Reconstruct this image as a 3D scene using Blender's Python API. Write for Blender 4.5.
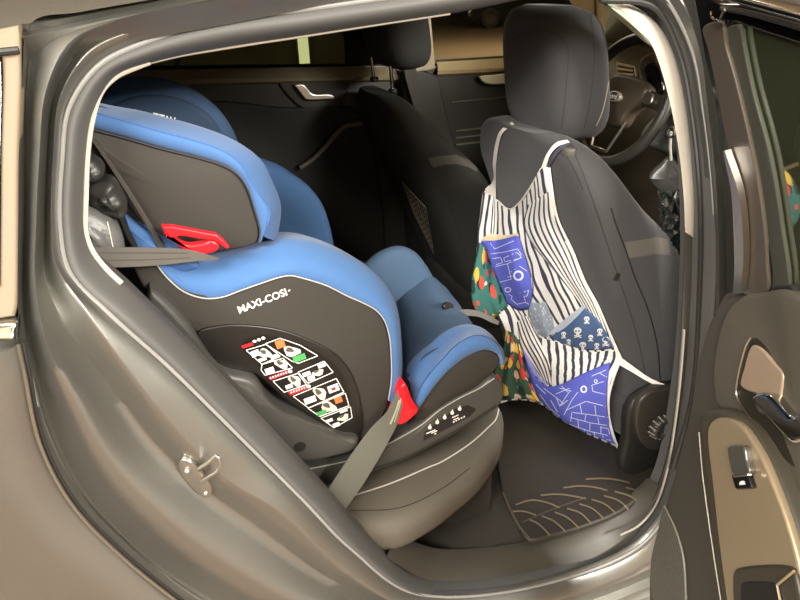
import bpy, bmesh, math, random
from mathutils import Vector, Matrix
from mathutils.bvhtree import BVHTree
random.seed(7)
SC = bpy.context.scene
COL = SC.collection
for o_ in list(bpy.data.objects): bpy.data.objects.remove(o_)

# ---------------------------------------------------------------- camera
CAM = Vector((0, -.70, 1.32)); FPX = 604.0
_p, _y, _r = math.radians(28), math.radians(20), math.radians(-1.3)
FW = Vector((math.sin(_y)*math.cos(_p), math.cos(_y)*math.cos(_p), -math.sin(_p)))
_R = Vector((math.cos(_y), -math.sin(_y), 0)); _U = _R.cross(FW)
RT = _R*math.cos(_r) + _U*math.sin(_r); UP = -_R*math.sin(_r) + _U*math.cos(_r)
cd = bpy.data.cameras.new('camera'); cam = bpy.data.objects.new('camera', cd); COL.objects.link(cam)
cd.sensor_width = 36; cd.lens = 36*FPX/800; cd.clip_start = .02
cam.matrix_world = Matrix(((RT.x, UP.x, -FW.x, CAM.x), (RT.y, UP.y, -FW.y, CAM.y), (RT.z, UP.z, -FW.z, CAM.z), (0, 0, 0, 1)))
SC.camera = cam
# ---------------------------------------------------------------- world, lamps, exposure
SC.view_settings.view_transform = 'Standard'; SC.view_settings.look = 'None'
SC.view_settings.gamma = 1; SC.view_settings.use_curve_mapping = False
SC.view_settings.exposure = 0.18
W = bpy.data.worlds.new('world'); SC.world = W; W.use_nodes = True
W.node_tree.nodes['Background'].inputs[0].default_value = (1, .93, .84, 1)
W.node_tree.nodes['Background'].inputs[1].default_value = .10
def area(name, loc, target, sx, sy, power, col=(1, .86, .66)):
    l = bpy.data.lights.new(name, 'AREA'); l.shape = 'RECTANGLE'; l.size = sx; l.size_y = sy; l.energy = power; l.color = col
    o = bpy.data.objects.new(name, l); COL.objects.link(o); o.location = loc
    o.rotation_euler = (Vector(target)-Vector(loc)).to_track_quat('-Z', 'Y').to_euler()
    return o
area('ceiling_lamp_row', (-1.4, -1.7, 2.75), (.35, .3, .7), 1.8, .45, 165, (1, .96, .89))
area('ceiling_lamp_behind', (-3.2, -2.6, 2.95), (-3.0, -2.6, 0), 4.5, .8, 200, (1, .96, .88))
area('ridge_highlight_light', (2.2, -3.2, 2.5), (0, 0, .9), 1.6, .6, 330, (1, .96, .88))  # added light, placed to put a highlight on the jamb ridge
area('partition_fill_light', (0, 6.5, 2.9), (-.5, 9.5, 1.4), 9.0, .4, 650)  # added light that brightens the partition so the roof reflects it
area('ceiling_lamp_beside', (1.2, 3.6, 2.9), (1.0, 2.6, 0), 2.0, .4, 50)
area('ceiling_lamp_deep', (8.0, 13.0, 2.9), (8, 13, 0), 5.0, 2.0, 300)
area('wall_fill_light', (-2.0, -8.5, 2.9), (-2, -11, 1.2), 12.0, .4, 460, (1, .93, .8))  # added light on the wall that the car paint reflects

# ---------------------------------------------------------------- helpers
def ray(px, py): return FW + RT*((px-400)/FPX) + UP*((300-py)/FPX)
def T(px, py, y=None, x=None, z=None):
    d = ray(px, py)
    if y is not None: t = (y-CAM.y)/d.y
    elif x is not None: t = (x-CAM.x)/d.x
    else: t = (z-CAM.z)/d.z
    return CAM + d*t
def TPl(px, py, p, n):
    d = ray(px, py); n = Vector(n); return CAM + d*((Vector(p)-CAM).dot(n)/d.dot(n))
def side(px, py, off=0.0):
    y = off; P = None
    for _ in range(12):
        P = T(px, py, y=y); y = off + max(0, P.z-.95)*.38
    return P
def C3(L): return [T(a, b, y=c) for a, b, c in L]
def CY(L, y): return [T(a, b, y=y) for a, b in L]
def spl(pts, n, closed=False, smooth=True):
    pts = [Vector(p) for p in pts]; m = len(pts); out = []
    segs = m if closed else m-1; K = 10 if smooth else 1
    for i in range(segs):
        p1, p2 = pts[i], pts[(i+1) % m]
        if smooth:
            p0 = pts[(i-1) % m] if (closed or i > 0) else p1*2-p2
            p3 = pts[(i+2) % m] if (closed or i+2 < m) else p2*2-p1
            d1 = max((p1-p0).length, 1e-6)**.5; d2 = max((p2-p1).length, 1e-6)**.5; d3 = max((p3-p2).length, 1e-6)**.5
            m1 = ((p1-p0)/d1 - (p2-p0)/(d1+d2) + (p2-p1)/d2)*d2
            m2 = ((p2-p1)/d2 - (p3-p1)/(d2+d3) + (p3-p2)/d3)*d2
        for k in range(K):
            t = k/K
            if smooth:
                h = 2*t**3-3*t*t+1; out.append(p1*h + m1*(t**3-2*t*t+t) + p2*(-2*t**3+3*t*t) + m2*(t**3-t*t))
            else: out.append(p1.copy())
    if not closed: out.append(pts[-1].copy())
    q = out + ([out[0]] if closed else [])
    L = [0]
    for a, b in zip(q, q[1:]): L.append(L[-1]+(b-a).length)
    res = []; j = 0; N = n if closed else n-1
    for i in range(n):
        s = L[-1]*i/N
        while j < len(L)-2 and L[j+1] < s: j += 1
        f = (s-L[j])/max(L[j+1]-L[j], 1e-9); res.append(q[j].lerp(q[j+1], min(1, f)))
    return res
def sub(pts, k, closed=False):
    """k points per span, keeping the control stations aligned between curves"""
    pts = [Vector(p) for p in pts]; m = len(pts); out = []
    for i in range(m if closed else m-1):
        p1, p2 = pts[i], pts[(i+1) % m]
        p0 = pts[(i-1) % m] if (closed or i > 0) else p1*2-p2
        p3 = pts[(i+2) % m] if (closed or i+2 < m) else p2*2-p1
        d1 = max((p1-p0).length, 1e-6)**.5; d2 = max((p2-p1).length, 1e-6)**.5; d3 = max((p3-p2).length, 1e-6)**.5
        m1 = ((p1-p0)/d1 - (p2-p0)/(d1+d2) + (p2-p1)/d2)*d2
        m2 = ((p2-p1)/d2 - (p3-p1)/(d2+d3) + (p3-p2)/d3)*d2
        for j in range(k):
            t = j/k; h = 2*t**3-3*t*t+1
            out.append(p1*h + m1*(t**3-2*t*t+t) + p2*(-2*t**3+3*t*t) + m2*(t**3-t*t))
    if not closed: out.append(pts[-1].copy())
    return out
class MB:
    def __init__(s): s.v = []; s.f = []; s.mi = []; s.uv = None
    def add(s, vs, fs, mi=0):
        b = len(s.v); s.v += [Vector(v) for v in vs]; s.f += [tuple(b+i for i in f) for f in fs]; s.mi += [mi]*len(fs); return s
    def grid(s, rows, cu=False, cv=False, mi=0, uv=False):
        n = len(rows[0]); m = len(rows); vs = [p for r in rows for p in r]; fs = []
        for j in range(m if cv else m-1):
            for i in range(n if cu else n-1):
                fs.append((j*n+i, j*n+(i+1) % n, ((j+1) % m)*n+(i+1) % n, ((j+1) % m)*n+i))
        if uv: s.uv = [(i/(n-1), j/(m-1)) for j in range(m) for i in range(n)]
        return s.add(vs, fs, mi)
    def poly(s, pts, mi=0): return s.add(pts, [tuple(range(len(pts)))], mi)
    def tube(s, pts, r, n=10, closed=False, mi=0, caps=True, flat=1.0, up=None):
        pts = [Vector(p) for p in pts]; m = len(pts); rows = []
        nrm = None
        for i in range(m):
            a = pts[(i-1) % m] if (closed or i) else pts[0]; b = pts[(i+1) % m] if (closed or i < m-1) else pts[-1]
            t = (b-a).normalized()
            if up is not None: nrm = (Vector(up)-t*Vector(up).dot(t)).normalized()
            elif nrm is None:
                h = Vector((0, 0, 1)) if abs(t.z) < .9 else Vector((1, 0, 0)); nrm = (h-t*h.dot(t)).normalized()
            else: nrm = (nrm-t*nrm.dot(t)).normalized()
            bi = t.cross(nrm); rr = r(i/(m-1)) if callable(r) else r
            rows.append([pts[i]+(nrm*math.cos(q)*flat+bi*math.sin(q))*rr for q in [2*math.pi*k/n for k in range(n)]])
        s.grid(rows, cu=True, cv=closed, mi=mi)
        if caps and not closed: s.poly(rows[0][::-1], mi); s.poly(rows[-1], mi)
        return s
    def ribbon(s, a, b, th, mi=0):
        """flat strap between edge curves a and b with thickness th"""
        rows = []
        for i in range(len(a)):
            t = (a[min(i+1, len(a)-1)]-a[max(i-1, 0)]); w = b[i]-a[i]; n = w.cross(t).normalized()*th/2
            rows.append([a[i]+n, b[i]+n, b[i]-n, a[i]-n])
        s.grid(rows, cu=True, mi=mi); s.poly(rows[0][::-1], mi); s.poly(rows[-1], mi); return s
    def box(s, c, sz, mi=0, rot=None):
        c = Vector(c); vs = []
        for x in (-.5, .5):
            for y in (-.5, .5):
                for z in (-.5, .5):
                    p = Vector((x*sz[0], y*sz[1], z*sz[2])); vs.append(c+(rot @ p if rot else p))
        return s.add(vs, [(0, 1, 3, 2), (4, 6, 7, 5), (0, 4, 5, 1), (2, 3, 7, 6), (0, 2, 6, 4), (1, 5, 7, 3)], mi)
    def pad(s, out, vec, r=.01, rb=None, dome=0.0, seg=5, mi=0):
        """rounded slab: closed outline, thickness vector away from the face side, edge radius r, domed front"""
        vec = Vector(vec); th = vec.length; d = vec.normalized(); n = len(out); rb = r if rb is None else rb
        r = min(r, th*.49); rb = min(rb, th*.49)
        cen = sum(out, Vector())/n
        area_ = Vector()
        for i in range(n): area_ += (out[i]-cen).cross(out[(i+1) % n]-cen)
        N = area_.normalized()
        inn = []
        for i in range(n):
            t = (out[(i+2) % n]-out[(i-2) % n]); q = N.cross(t); q = q - d*q.dot(d)
            inn.append(q.normalized())
        rows = []
        for k in range(seg+1):
            a = math.pi/2*k/seg; rows.append([out[i]+inn[i]*rb*(1-math.sin(a)) + d*(th-rb*(1-math.cos(a))) for i in range(n)])
        for k in range(seg+1):
            a = math.pi/2*k/seg; rows.append([out[i]+inn[i]*r*(1-math.cos(a)) + d*(r*(1-math.sin(a))) for i in range(n)])
        s.poly(rows[0], mi)
        if dome:
            last = rows[-1]; c2 = sum(last, Vector())/n
            for k in range(1, 9):
                f = 1-k/9; h = dome*(1-f*f)
                rows.append([c2+(p-c2)*f - d*h for p in last])
        s.grid(rows, cu=True, mi=mi); s.poly(rows[-1][::-1], mi); return s
    def build(s, name, mats, parent=None, smooth=True, ang=38, recalc=True, subd=0):
        me = bpy.data.meshes.new(name); me.from_pydata(s.v, [], s.f)
        mats = mats if isinstance(mats, (list, tuple)) else [mats]
        for m_ in mats: me.materials.append(m_)
        me.polygons.foreach_set('material_index', s.mi)
        if s.uv and len(s.uv) == len(s.v):
            ul = me.uv_layers.new(name='UVMap')
            for l in me.loops: ul.data[l.index].uv = s.uv[l.vertex_index]
        if recalc:
            bm = bmesh.new(); bm.from_mesh(me); bmesh.ops.recalc_face_normals(bm, faces=bm.faces); bm.to_mesh(me); bm.free()
        if smooth:
            me.polygons.foreach_set('use_smooth', [True]*len(me.polygons)); me.set_sharp_from_angle(angle=math.radians(ang))
        o = bpy.data.objects.new(name, me); COL.objects.link(o)
        if parent is not None:
            o.parent = parent; base = parent.parent.location if parent.parent else parent.location
            o.matrix_parent_inverse = Matrix.Translation(-base) if parent.type == 'EMPTY' else Matrix.Identity(4)
        if subd:
            md = o.modifiers.new('smooth', 'SUBSURF'); md.levels = subd; md.render_levels = subd
        return o
def thing(name, label, cat, loc, group=None):
    o = bpy.data.objects.new(name, None); COL.objects.link(o); o.location = loc; o.empty_display_size = .1
    o['label'] = label; o['category'] = cat
    if group: o['group'] = group
    return o
def tag(o, label, cat, group=None):
    o['label'] = label; o['category'] = cat
    if group: o['group'] = group
    return o
def struct(o): o['kind'] = 'structure'; return o
def lab(o, t): o['label'] = t; return o
def bvh(*objs):
    vs = []; fs = []
    for o in objs:
        b = len(vs); vs += [v.co.copy() for v in o.data.vertices]; fs += [tuple(b+i for i in p.vertices) for p in o.data.polygons]
    return BVHTree.FromPolygons(vs, fs)
def stick(bv, px, py, off=.0006):
    """the point of a built surface that lies along a picture ray, lifted off it"""
    d = ray(px, py).normalized(); h = bv.ray_cast(CAM, d)
    if h[0] is None: return None
    n = h[1]; n = -n if n.dot(d) > 0 else n
    return h[0]+n*off
def stroke(mb, bv, L, w, mi=0, off=.0006, step=3.0, closed=False, lo=None):
    """a thin line lying on a built surface (stitching, printed lines)"""
    L = [Vector((a, b, 0)) for a, b in L]; ln = sum((b-a).length for a, b in zip(L, L[1:]))
    q = spl(L, max(3, int(ln/step)), closed=closed, smooth=len(L) > 2)
    A = []; B = []
    for i in range(len(q)):
        t = q[min(i+1, len(q)-1)]-q[max(i-1, 0)]; t.normalize(); n = Vector((-t.y, t.x, 0))*w/2
        a = stick(bv, q[i].x+n.x, q[i].y+n.y, off); b = stick(bv, q[i].x-n.x, q[i].y-n.y, off)
        if a is None or b is None: continue
        A.append(a); B.append(b)
    if len(A) > 1: mb.grid([A, B], mi=mi)
def patch(mb, bv, L, mi=0, off=.0006, smooth=False, n=None):
    """a flat decal polygon lying on a built surface"""
    if smooth: L = [(p.x, p.y) for p in spl([Vector((a, b, 0)) for a, b in L], n or 28, closed=True)]
    P = [stick(bv, a, b, off) for a, b in L]
    if all(p is not None for p in P): mb.poly(P, mi)
def gridpatch(mb, bv, q, nu=6, nv=3, mi=0, off=.0006):
    rows = []
    for j in range(nv+1):
        r = []
        for i in range(nu+1):
            u, v = i/nu, j/nv
            a = Vector(q[0]).lerp(Vector(q[1]), u); b = Vector(q[3]).lerp(Vector(q[2]), u); c = a.lerp(b, v)
            p = stick(bv, c.x, c.y, off)
            if p is None: return
            r.append(p)
        rows.append(r)
    mb.grid(rows, mi=mi)
def glyphs(body, bold=0.0):
    cu = bpy.data.curves.new('t', 'FONT'); cu.body = body; cu.size = 1; cu.offset = bold; cu.resolution_u = 3
    o = bpy.data.objects.new('t', cu); COL.objects.link(o); dg = bpy.context.evaluated_depsgraph_get()
    me = bpy.data.meshes.new_from_object(o.evaluated_get(dg))
    vs = [v.co.copy() for v in me.vertices]; fs = [tuple(p.vertices) for p in me.polygons]
    bpy.data.objects.remove(o); bpy.data.curves.remove(cu); bpy.data.meshes.remove(me)
    x0 = min(v.x for v in vs); x1 = max(v.x for v in vs); y0 = min(v.y for v in vs); y1 = max(v.y for v in vs)
    return [((v.x-x0)/(x1-x0), (v.y-y0)/(y1-y0)) for v in vs], fs
def writing(mb, bv, body, bl, br, tl, mi=0, off=.0007, bold=0.0):
    """lettering on a surface: bottom-left, bottom-right and top-left corners"""
    vs, fs = glyphs(body, bold); P = []
    for u, v in vs:
        p = stick(bv, bl[0]+(br[0]-bl[0])*u+(tl[0]-bl[0])*v, bl[1]+(br[1]-bl[1])*u+(tl[1]-bl[1])*v, off)
        if p is None: return
        P.append(p)
    mb.add(P, fs, mi)
def coons(top, bot, left, right, nu, nv):
    t = spl(top, nu); b = spl(bot, nu); l = spl(left, nv); r = spl(right, nv); rows = []
    for j in range(nv):
        v = j/(nv-1); row = []
        for i in range(nu):
            u = i/(nu-1)
            row.append(t[i]*(1-v)+b[i]*v + l[j]*(1-u)+r[j]*u - (t[0]*(1-u)*(1-v)+t[-1]*u*(1-v)+b[0]*(1-u)*v+b[-1]*u*v))
        rows.append(row)
    return rows

# ---------------------------------------------------------------- materials
def lin(c): return tuple((x/255/12.92 if x/255 <= .04045 else ((x/255+.055)/1.055)**2.4) for x in c)
def mat(name, rgb, rough=.6, metal=0, bump=0, bscale=300, var=0, coat=0, spec=.5, emit=None, es=1, sheen=0, vscale=40):
    m = bpy.data.materials.new(name); m.use_nodes = True; nt = m.node_tree; b = nt.nodes['Principled BSDF']
    c = (*lin(rgb), 1)
    b.inputs['Base Color'].default_value = c; b.inputs['Roughness'].default_value = rough; b.inputs['Metallic'].default_value = metal
    b.inputs['Specular IOR Level'].default_value = spec; b.inputs['Coat Weight'].default_value = coat; b.inputs['Coat Roughness'].default_value = .06
    if sheen: b.inputs['Sheen Weight'].default_value = sheen; b.inputs['Sheen Roughness'].default_value = .5
    if emit: b.inputs['Emission Color'].default_value = (*lin(emit), 1); b.inputs['Emission Strength'].default_value = es
    if bump or var:
        tc = nt.nodes.new('ShaderNodeTexCoord')
    if bump:
        n = nt.nodes.new('ShaderNodeTexNoise'); n.inputs['Scale'].default_value = bscale; n.inputs['Detail'].default_value = 3
        bp = nt.nodes.new('ShaderNodeBump'); bp.inputs['Strength'].default_value = bump; bp.inputs['Distance'].default_value = .002
        nt.links.new(tc.outputs['Object'], n.inputs['Vector']); nt.links.new(n.outputs['Fac'], bp.inputs['Height']); nt.links.new(bp.outputs['Normal'], b.inputs['Normal'])
    if var:
        n2 = nt.nodes.new('ShaderNodeTexNoise'); n2.inputs['Scale'].default_value = vscale; n2.inputs['Detail'].default_value = 5
        mx = nt.nodes.new('ShaderNodeMix'); mx.data_type = 'RGBA'
        mx.inputs[6].default_value = (*[x*(1-var) for x in c[:3]], 1); mx.inputs[7].default_value = (*[min(1, x*(1+var)) for x in c[:3]], 1)
        nt.links.new(tc.outputs['Object'], n2.inputs['Vector']); nt.links.new(n2.outputs['Fac'], mx.inputs[0]); nt.links.new(mx.outputs[2], b.inputs['Base Color'])
    return m
def paint():
    m = mat('metallic_grey_paint', (136, 135, 129), .42, .88, coat=.5); nt = m.node_tree; b = nt.nodes['Principled BSDF']
    tc = nt.nodes.new('ShaderNodeTexCoord'); v = nt.nodes.new('ShaderNodeTexVoronoi'); v.inputs['Scale'].default_value = 700
    bp = nt.nodes.new('ShaderNodeBump'); bp.inputs['Strength'].default_value = .25; bp.inputs['Distance'].default_value = .0008
    nt.links.new(tc.outputs['Object'], v.inputs['Vector']); nt.links.new(v.outputs['Color'], bp.inputs['Height'])
    nt.links.new(bp.outputs['Normal'], b.inputs['Normal'])
    b.inputs['Coat Roughness'].default_value = .10
    return m
def glass(name, tint, refl=.9, ior=1.45, film=0, filmc=(60, 66, 52)):
    m = bpy.data.materials.new(name); m.use_nodes = True; nt = m.node_tree; nt.nodes.clear()
    o = nt.nodes.new('ShaderNodeOutputMaterial'); mx = nt.nodes.new('ShaderNodeMixShader'); t = nt.nodes.new('ShaderNodeBsdfTransparent'); g = nt.nodes.new('ShaderNodeBsdfGlossy')
    t.inputs[0].default_value = (*tint, 1); g.inputs['Roughness'].default_value = .02; g.inputs[0].default_value = (refl, refl, refl, 1)
    f = nt.nodes.new('ShaderNodeFresnel'); f.inputs[0].default_value = ior
    nt.links.new(f.outputs[0], mx.inputs[0]); nt.links.new(t.outputs[0], mx.inputs[1]); nt.links.new(g.outputs[0], mx.inputs[2])
    d = nt.nodes.new('ShaderNodeBsdfDiffuse'); d.inputs[0].default_value = (*lin(filmc), 1); m2 = nt.nodes.new('ShaderNodeMixShader'); m2.inputs[0].default_value = film  # film mixes in flat colour to lighten glass that renders too dark
    nt.links.new(mx.outputs[0], m2.inputs[1]); nt.links.new(d.outputs[0], m2.inputs[2]); nt.links.new(m2.outputs[0], o.inputs[0])
    return m
PAINT = paint()
RUBBER = mat('seal_rubber', (82, 81, 79), .58, spec=.35, bump=.03, bscale=600)
RUBBER2 = mat('dark_rubber', (40, 39, 37), .55)
WHITE = mat('pale_headliner', (184, 177, 164), .8, bump=.1, bscale=900)
DARKP = mat('black_plastic', (30, 29, 27), .5, bump=.1, bscale=900)
GREYP = mat('grey_plastic', (78, 74, 68), .5, bump=.08, bscale=900)
CHROME = mat('chrome', (205, 205, 205), .12, 1)
SATIN = mat('satin_metal', (215, 208, 196), .3, 1)
SEATF = mat('charcoal_seat_fabric', (57, 56, 57), .85, bump=.35, bscale=700, sheen=.15)
SEATF2 = mat('shaded_seat_fabric', (46, 45, 42), .85, bump=.35, bscale=700)  # darker copy of the seat fabric, shade put into the passenger seat's colour
SEATB = mat('grey_accent_fabric', (92, 88, 82), .9, bump=.3, bscale=800)
LEATH = mat('black_leatherette', (44, 43, 41), .42, bump=.2, bscale=260)
BENCH = mat('bench_upholstery', (88, 82, 72), .75, bump=.3, bscale=900)
STITCH = mat('white_stitching', (200, 196, 186), .7)
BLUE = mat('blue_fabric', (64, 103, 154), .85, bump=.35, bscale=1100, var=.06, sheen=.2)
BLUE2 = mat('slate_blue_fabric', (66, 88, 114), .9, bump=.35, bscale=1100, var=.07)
CSGREY = mat('brown_grey_shell_fabric', (48, 44, 39), .75, bump=.15, bscale=1000)
CSBLK = mat('satin_black_plastic', (28, 26, 24), .38)
CSBASE = mat('charcoal_plastic', (66, 65, 62), .45, bump=.05, bscale=800)
RED = mat('red_plastic', (226, 24, 36), .35)
BELT = mat('grey_webbing', (82, 78, 72), .65, bump=.5, bscale=1200)
BELT2 = mat('lit_greenish_webbing', (98, 98, 88), .6, bump=.5, bscale=1200)  # paler copy of the same belt, light put into its lower run's colour
PRINTW = mat('white_print', (232, 230, 224), .6)
PRINTR = mat('red_print', (206, 28, 36), .5)
PRINTG = mat('green_print', (70, 150, 84), .5)
PRINTO = mat('orange_print', (214, 110, 60), .5)
PRINTK = mat('black_print', (14, 14, 16), .35)
PRINTS = mat('seat_drawing_print', (206, 198, 182), .6)
CARPET = mat('dark_carpet', (44, 40, 34), .95, bump=.6, bscale=900, var=.15)
MATRUB = mat('mat_rubber', (38, 34, 28), .55, bump=.15, bscale=400, var=.2)
GOLD = mat('bronze_trim_panel', (154, 138, 112), .42, .4)
DOORP = mat('door_panel_grey', (92, 87, 76), .6, bump=.1, bscale=900)
DOORB = mat('door_panel_black', (40, 38, 32), .6, bump=.1, bscale=900)
FARTOP = mat('window_lit_door_top', (112, 102, 78), .6)  # yellowish tone carries the window light caught by the door top
ABLK = mat('gloss_black', (12, 12, 12), .12)
GARF = mat('garage_floor_paint', (122, 98, 78), .5, var=.1, vscale=2)
GARW = mat('garage_wall_paint', (206, 190, 160), .9, var=.05, vscale=3)
GARD = mat('partition_wall_paint', (186, 170, 138), .9, var=.1, vscale=3)
GLASSD = glass('privacy_glass', (.085, .09, .07), ior=1.15); GLASSF = glass('clear_glass', (.78, .82, .74)); GLASSN = glass('green_tinted_glass', (.42, .48, .36), ior=1.22, film=.35, filmc=(84, 90, 68))
# ================================================================ the garage (setting)
m = MB().box((6, 10, -.27), (60, 44, .04)); struct(m.build('floor', GARF, smooth=False))
m = MB().box((6, 10, 3.12), (60, 44, .2)); struct(m.build('ceiling', GARW, smooth=False))
m = MB().box((6, -11.9, 1.38), (60, .2, 3.3)); struct(m.build('wall_front', GARW, smooth=False))
m = MB().box((-23.9, 10, 1.38), (.2, 44, 3.3)); struct(m.build('wall_left', GARW, smooth=False))
m = MB().box((35.9, 10, 1.38), (.2, 44, 3.3)); struct(m.build('wall_right', GARW, smooth=False))
m = MB().box((6, 31.9, 1.38), (60, .2, 3.3)); struct(m.build('wall_back', GARW, smooth=False))
m = MB().box((-6.6, 10.9, 1.38), (19.6, .3, 3.3)); struct(m.build('wall_partition', GARD, smooth=False))

# upright glowing strip lamp on the partition wall, seen through the far rear window
lamp = thing('strip_lamp', 'upright glowing strip lamp seen through the far rear window', 'lamp', (2.33, 10.70, 0))
a_, b_ = T(305.2, 66, y=10.66), T(305.2, 20, y=10.66)
xx = a_.x
MB().box((xx, 10.72, .75), (.26, .06, 1.5)).build('lamp_housing', GREYP, lamp, smooth=False)
MB().box((xx, 10.68, .75), (.18, .05, 1.46)).build('lamp_tube', mat('lamp_glow', (255, 250, 225), .4, emit=(255, 246, 214), es=60), lamp, smooth=False)

# dark car parked on the far side of the garage
pc = thing('parked_car', 'dark car parked far off, seen through the far front window', 'car', (11, 20.5, -.25))
pp = [T(455, 12, y=17), T(462, 18, y=16.6), T(475, 23, y=20), T(492, 28, y=16.0), T(512, 31, y=16.0), T(532, 32, y=16.0)]
bot = spl(pp, 12)
PCM = mat('dark_car_paint', (50, 46, 42), .25, .5, coat=1)
b0 = T(462, 20, y=20); b1 = T(540, 30, y=20)
X0, X1 = b0.x, b0.x+4.4
prof = [(X0, .35), (X0+.1, .25), (X0+.6, .2), (X1-.3, .2), (X1, .4), (X1, .8), (X1-.5, .95), (X1-1.2, 1.4), (X0+1.7, 1.45), (X0+1.0, 1.0), (X0+.2, .8), (X0, .6)]
m = MB().pad(spl([Vector((x, 19.6, z-.25)) for x, z in prof], 60, closed=True), (0, 1.75, 0), .18); m.build('body', PCM, pc)
for k, wx in enumerate((X0+.85, X1-.95)):
    m = MB().tube([Vector((wx, 19.52, .07)), Vector((wx, 19.75, .07))], .32, n=28); w_ = m.build('wheel', RUBBER2, pc)
    m = MB().tube([Vector((wx, 19.50, .07)), Vector((wx, 19.53, .07))], .2, n=20); m.build('rim', CHROME, w_)
m = MB().pad(spl([Vector((X0+x, 19.58, z-.25)) for x, z in [(.05, .62), (.35, .66), (.5, .78), (.2, .76)]], 24, closed=True), (0, .1, 0), .03); m.build('headlight', mat('headlight_glass', (190, 190, 180), .1), pc)

# ================================================================ the car body
car = thing('car', 'dark metallic grey car seen through its open rear doorway', 'car', (0.4, 0.7, 0))
# stations of the rings round the door opening, counter-clockwise from the top right
R0 = [(600, -90), (450, -64), (300, -34), (180, -6), (80, 12), (32, 22), (22, 80), (19, 160), (19, 225), (18, 310), (24, 372), (40, 445), (72, 505), (122, 557), (190, 612), (300, 668), (420, 690), (540, 680), (720, 620), (750, 540), (758, 400), (756, 300), (752, 200), (742, 110), (728, 20), (700, -50)]
R1 = [(600, -80), (450, -54), (300, -26), (185, 0), (85, 16), (40, 26), (28, 82), (25, 160), (24, 225), (24, 300), (33, 350), (52, 425), (84, 490), (136, 546), (200, 592), (305, 645), (420, 668), (540, 660), (706, 604), (734, 530), (750, 400), (748, 300), (744, 200), (734, 110), (721, 28), (695, -40)]
R2 = [(600, -64), (450, -40), (300, -15), (195, 3), (110, 22), (70, 42), (46, 90), (39, 160), (36, 225), (35, 280), (46, 340), (76, 404), (112, 466), (166, 520), (228, 566), (320, 612), (420, 634), (540, 634), (690, 585), (718, 515), (736, 400), (735, 300), (732, 200), (723, 110), (711, 33), (688, -30)]
R3 = [(600, -56), (450, -32), (300, -8), (202, 8), (122, 26), (82, 46), (54, 95), (47, 160), (45, 225), (46, 280), (66, 326), (110, 386), (146, 436), (196, 484), (256, 528), (330, 580), (420, 618), (540, 616), (668, 570), (702, 505), (724, 400), (726, 300), (724, 200), (715, 110), (704, 36), (676, -26)]
R4 = [(600, -50), (450, -25), (300, -2), (206, 12), (128, 32), (88, 52), (60, 97), (53, 160), (51, 225), (55, 262), (88, 314), (140, 388), (180, 437), (224, 480), (276, 510), (345, 572), (420, 610), (540, 604), (655, 558), (692, 500), (716, 400), (719, 300), (717, 200), (708, 110), (697, 40), (668, -18)]
R5 = [(600, -34), (450, -11), (300, 10), (212, 22), (140, 44), (98, 66), (69, 108), (62, 160), (60, 225), (70, 272), (110, 313), (165, 362), (212, 408), (260, 456), (302, 498), (350, 547), (418, 593), (540, 584), (640, 544), (677, 490), (700, 400), (714, 300), (712, 200), (703, 115), (690, 48), (656, -10)]
OFF = [0, .036, .000, .046, .026, .050]
rings = []
for R_, o_ in zip((R0, R1, R2, R3, R4, R5), OFF):
    rings.append(sub([side(a, b, o_) for a, b in R_], 8, closed=True))
# extra in-between rows give the pressed steel its rounded ridge
def mid(a, b, f, dy): return [p.lerp(q, f)+Vector((0, dy, 0)) for p, q in zip(a, b)]
r0, r1, r2, r3, r4, r5 = rings
rows = [r0, mid(r0, r1, .05, .010), mid(r0, r1, .13, .028), mid(r0, r1, .4, .020), mid(r0, r1, .75, .004), r1, mid(r1, r2, .25, .001), mid(r1, r2, .55, -.002), mid(r1, r2, .8, -.003), r2,
        mid(r2, r3, .2, -.004), mid(r2, r3, .45, -.005), mid(r2, r3, .75, -.002), r3, mid(r3, r4, .12, .001), mid(r3, r4, .5, 0), mid(r3, r4, .88, -.001), r4, mid(r4, r5, .1, -.0015), mid(r4, r5, .5, 0), r5, [p+Vector((0, .012, 0)) for p in r5]]
jamb = MB().grid(rows, cu=True).build('door_jamb', PAINT, car, ang=75)
# outer skin: rear quarter panel below the belt line, rolled into the shut line
q0 = [(18, 344), (24, 372), (40, 445), (72, 505), (122, 557), (190, 612), (300, 668), (420, 690)]
q0 = q0
qa = sub([side(a, b, 0.0) for a, b in q0], 8); qb = [p+Vector((0, -.004, -.002))+Vector((-.006, 0, 0)) for p in qa]
def outw(p, f):
    return Vector((p.x-.10*f-.35*f*f, -.006-.012*math.sin(f*3.0), p.z-.02*f))
rows = [[p+Vector((0, .012, 0)) for p in qa], qa, qb] + [[outw(p, k/8) + Vector((0, -.02*(1-abs(p.z-.78)/.5) if abs(p.z-.78) < .5 else 0, 0))*min(1, k/3) for p in qa] for k in range(1, 9)]
MB().grid(rows).build('rear_quarter_panel', PAINT, car, ang=180)
hem = [(18, 344), (24, 372), (40, 445), (72, 505), (122, 557), (190, 612)]
MB().tube(sub([side(a, b, -.001) for a, b in hem], 10), .0028, n=10).build('panel_hem', mat('hem_highlight_paint', (150, 146, 134), .25, .85, coat=.6), car)  # paler, shinier than the body: the hem's highlight is put into its colour
MB().tube(sub([side(a+4.5, b-2, .008) for a, b in hem], 10), .0026, n=8).build('shut_line_gap', RUBBER2, car)
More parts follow.
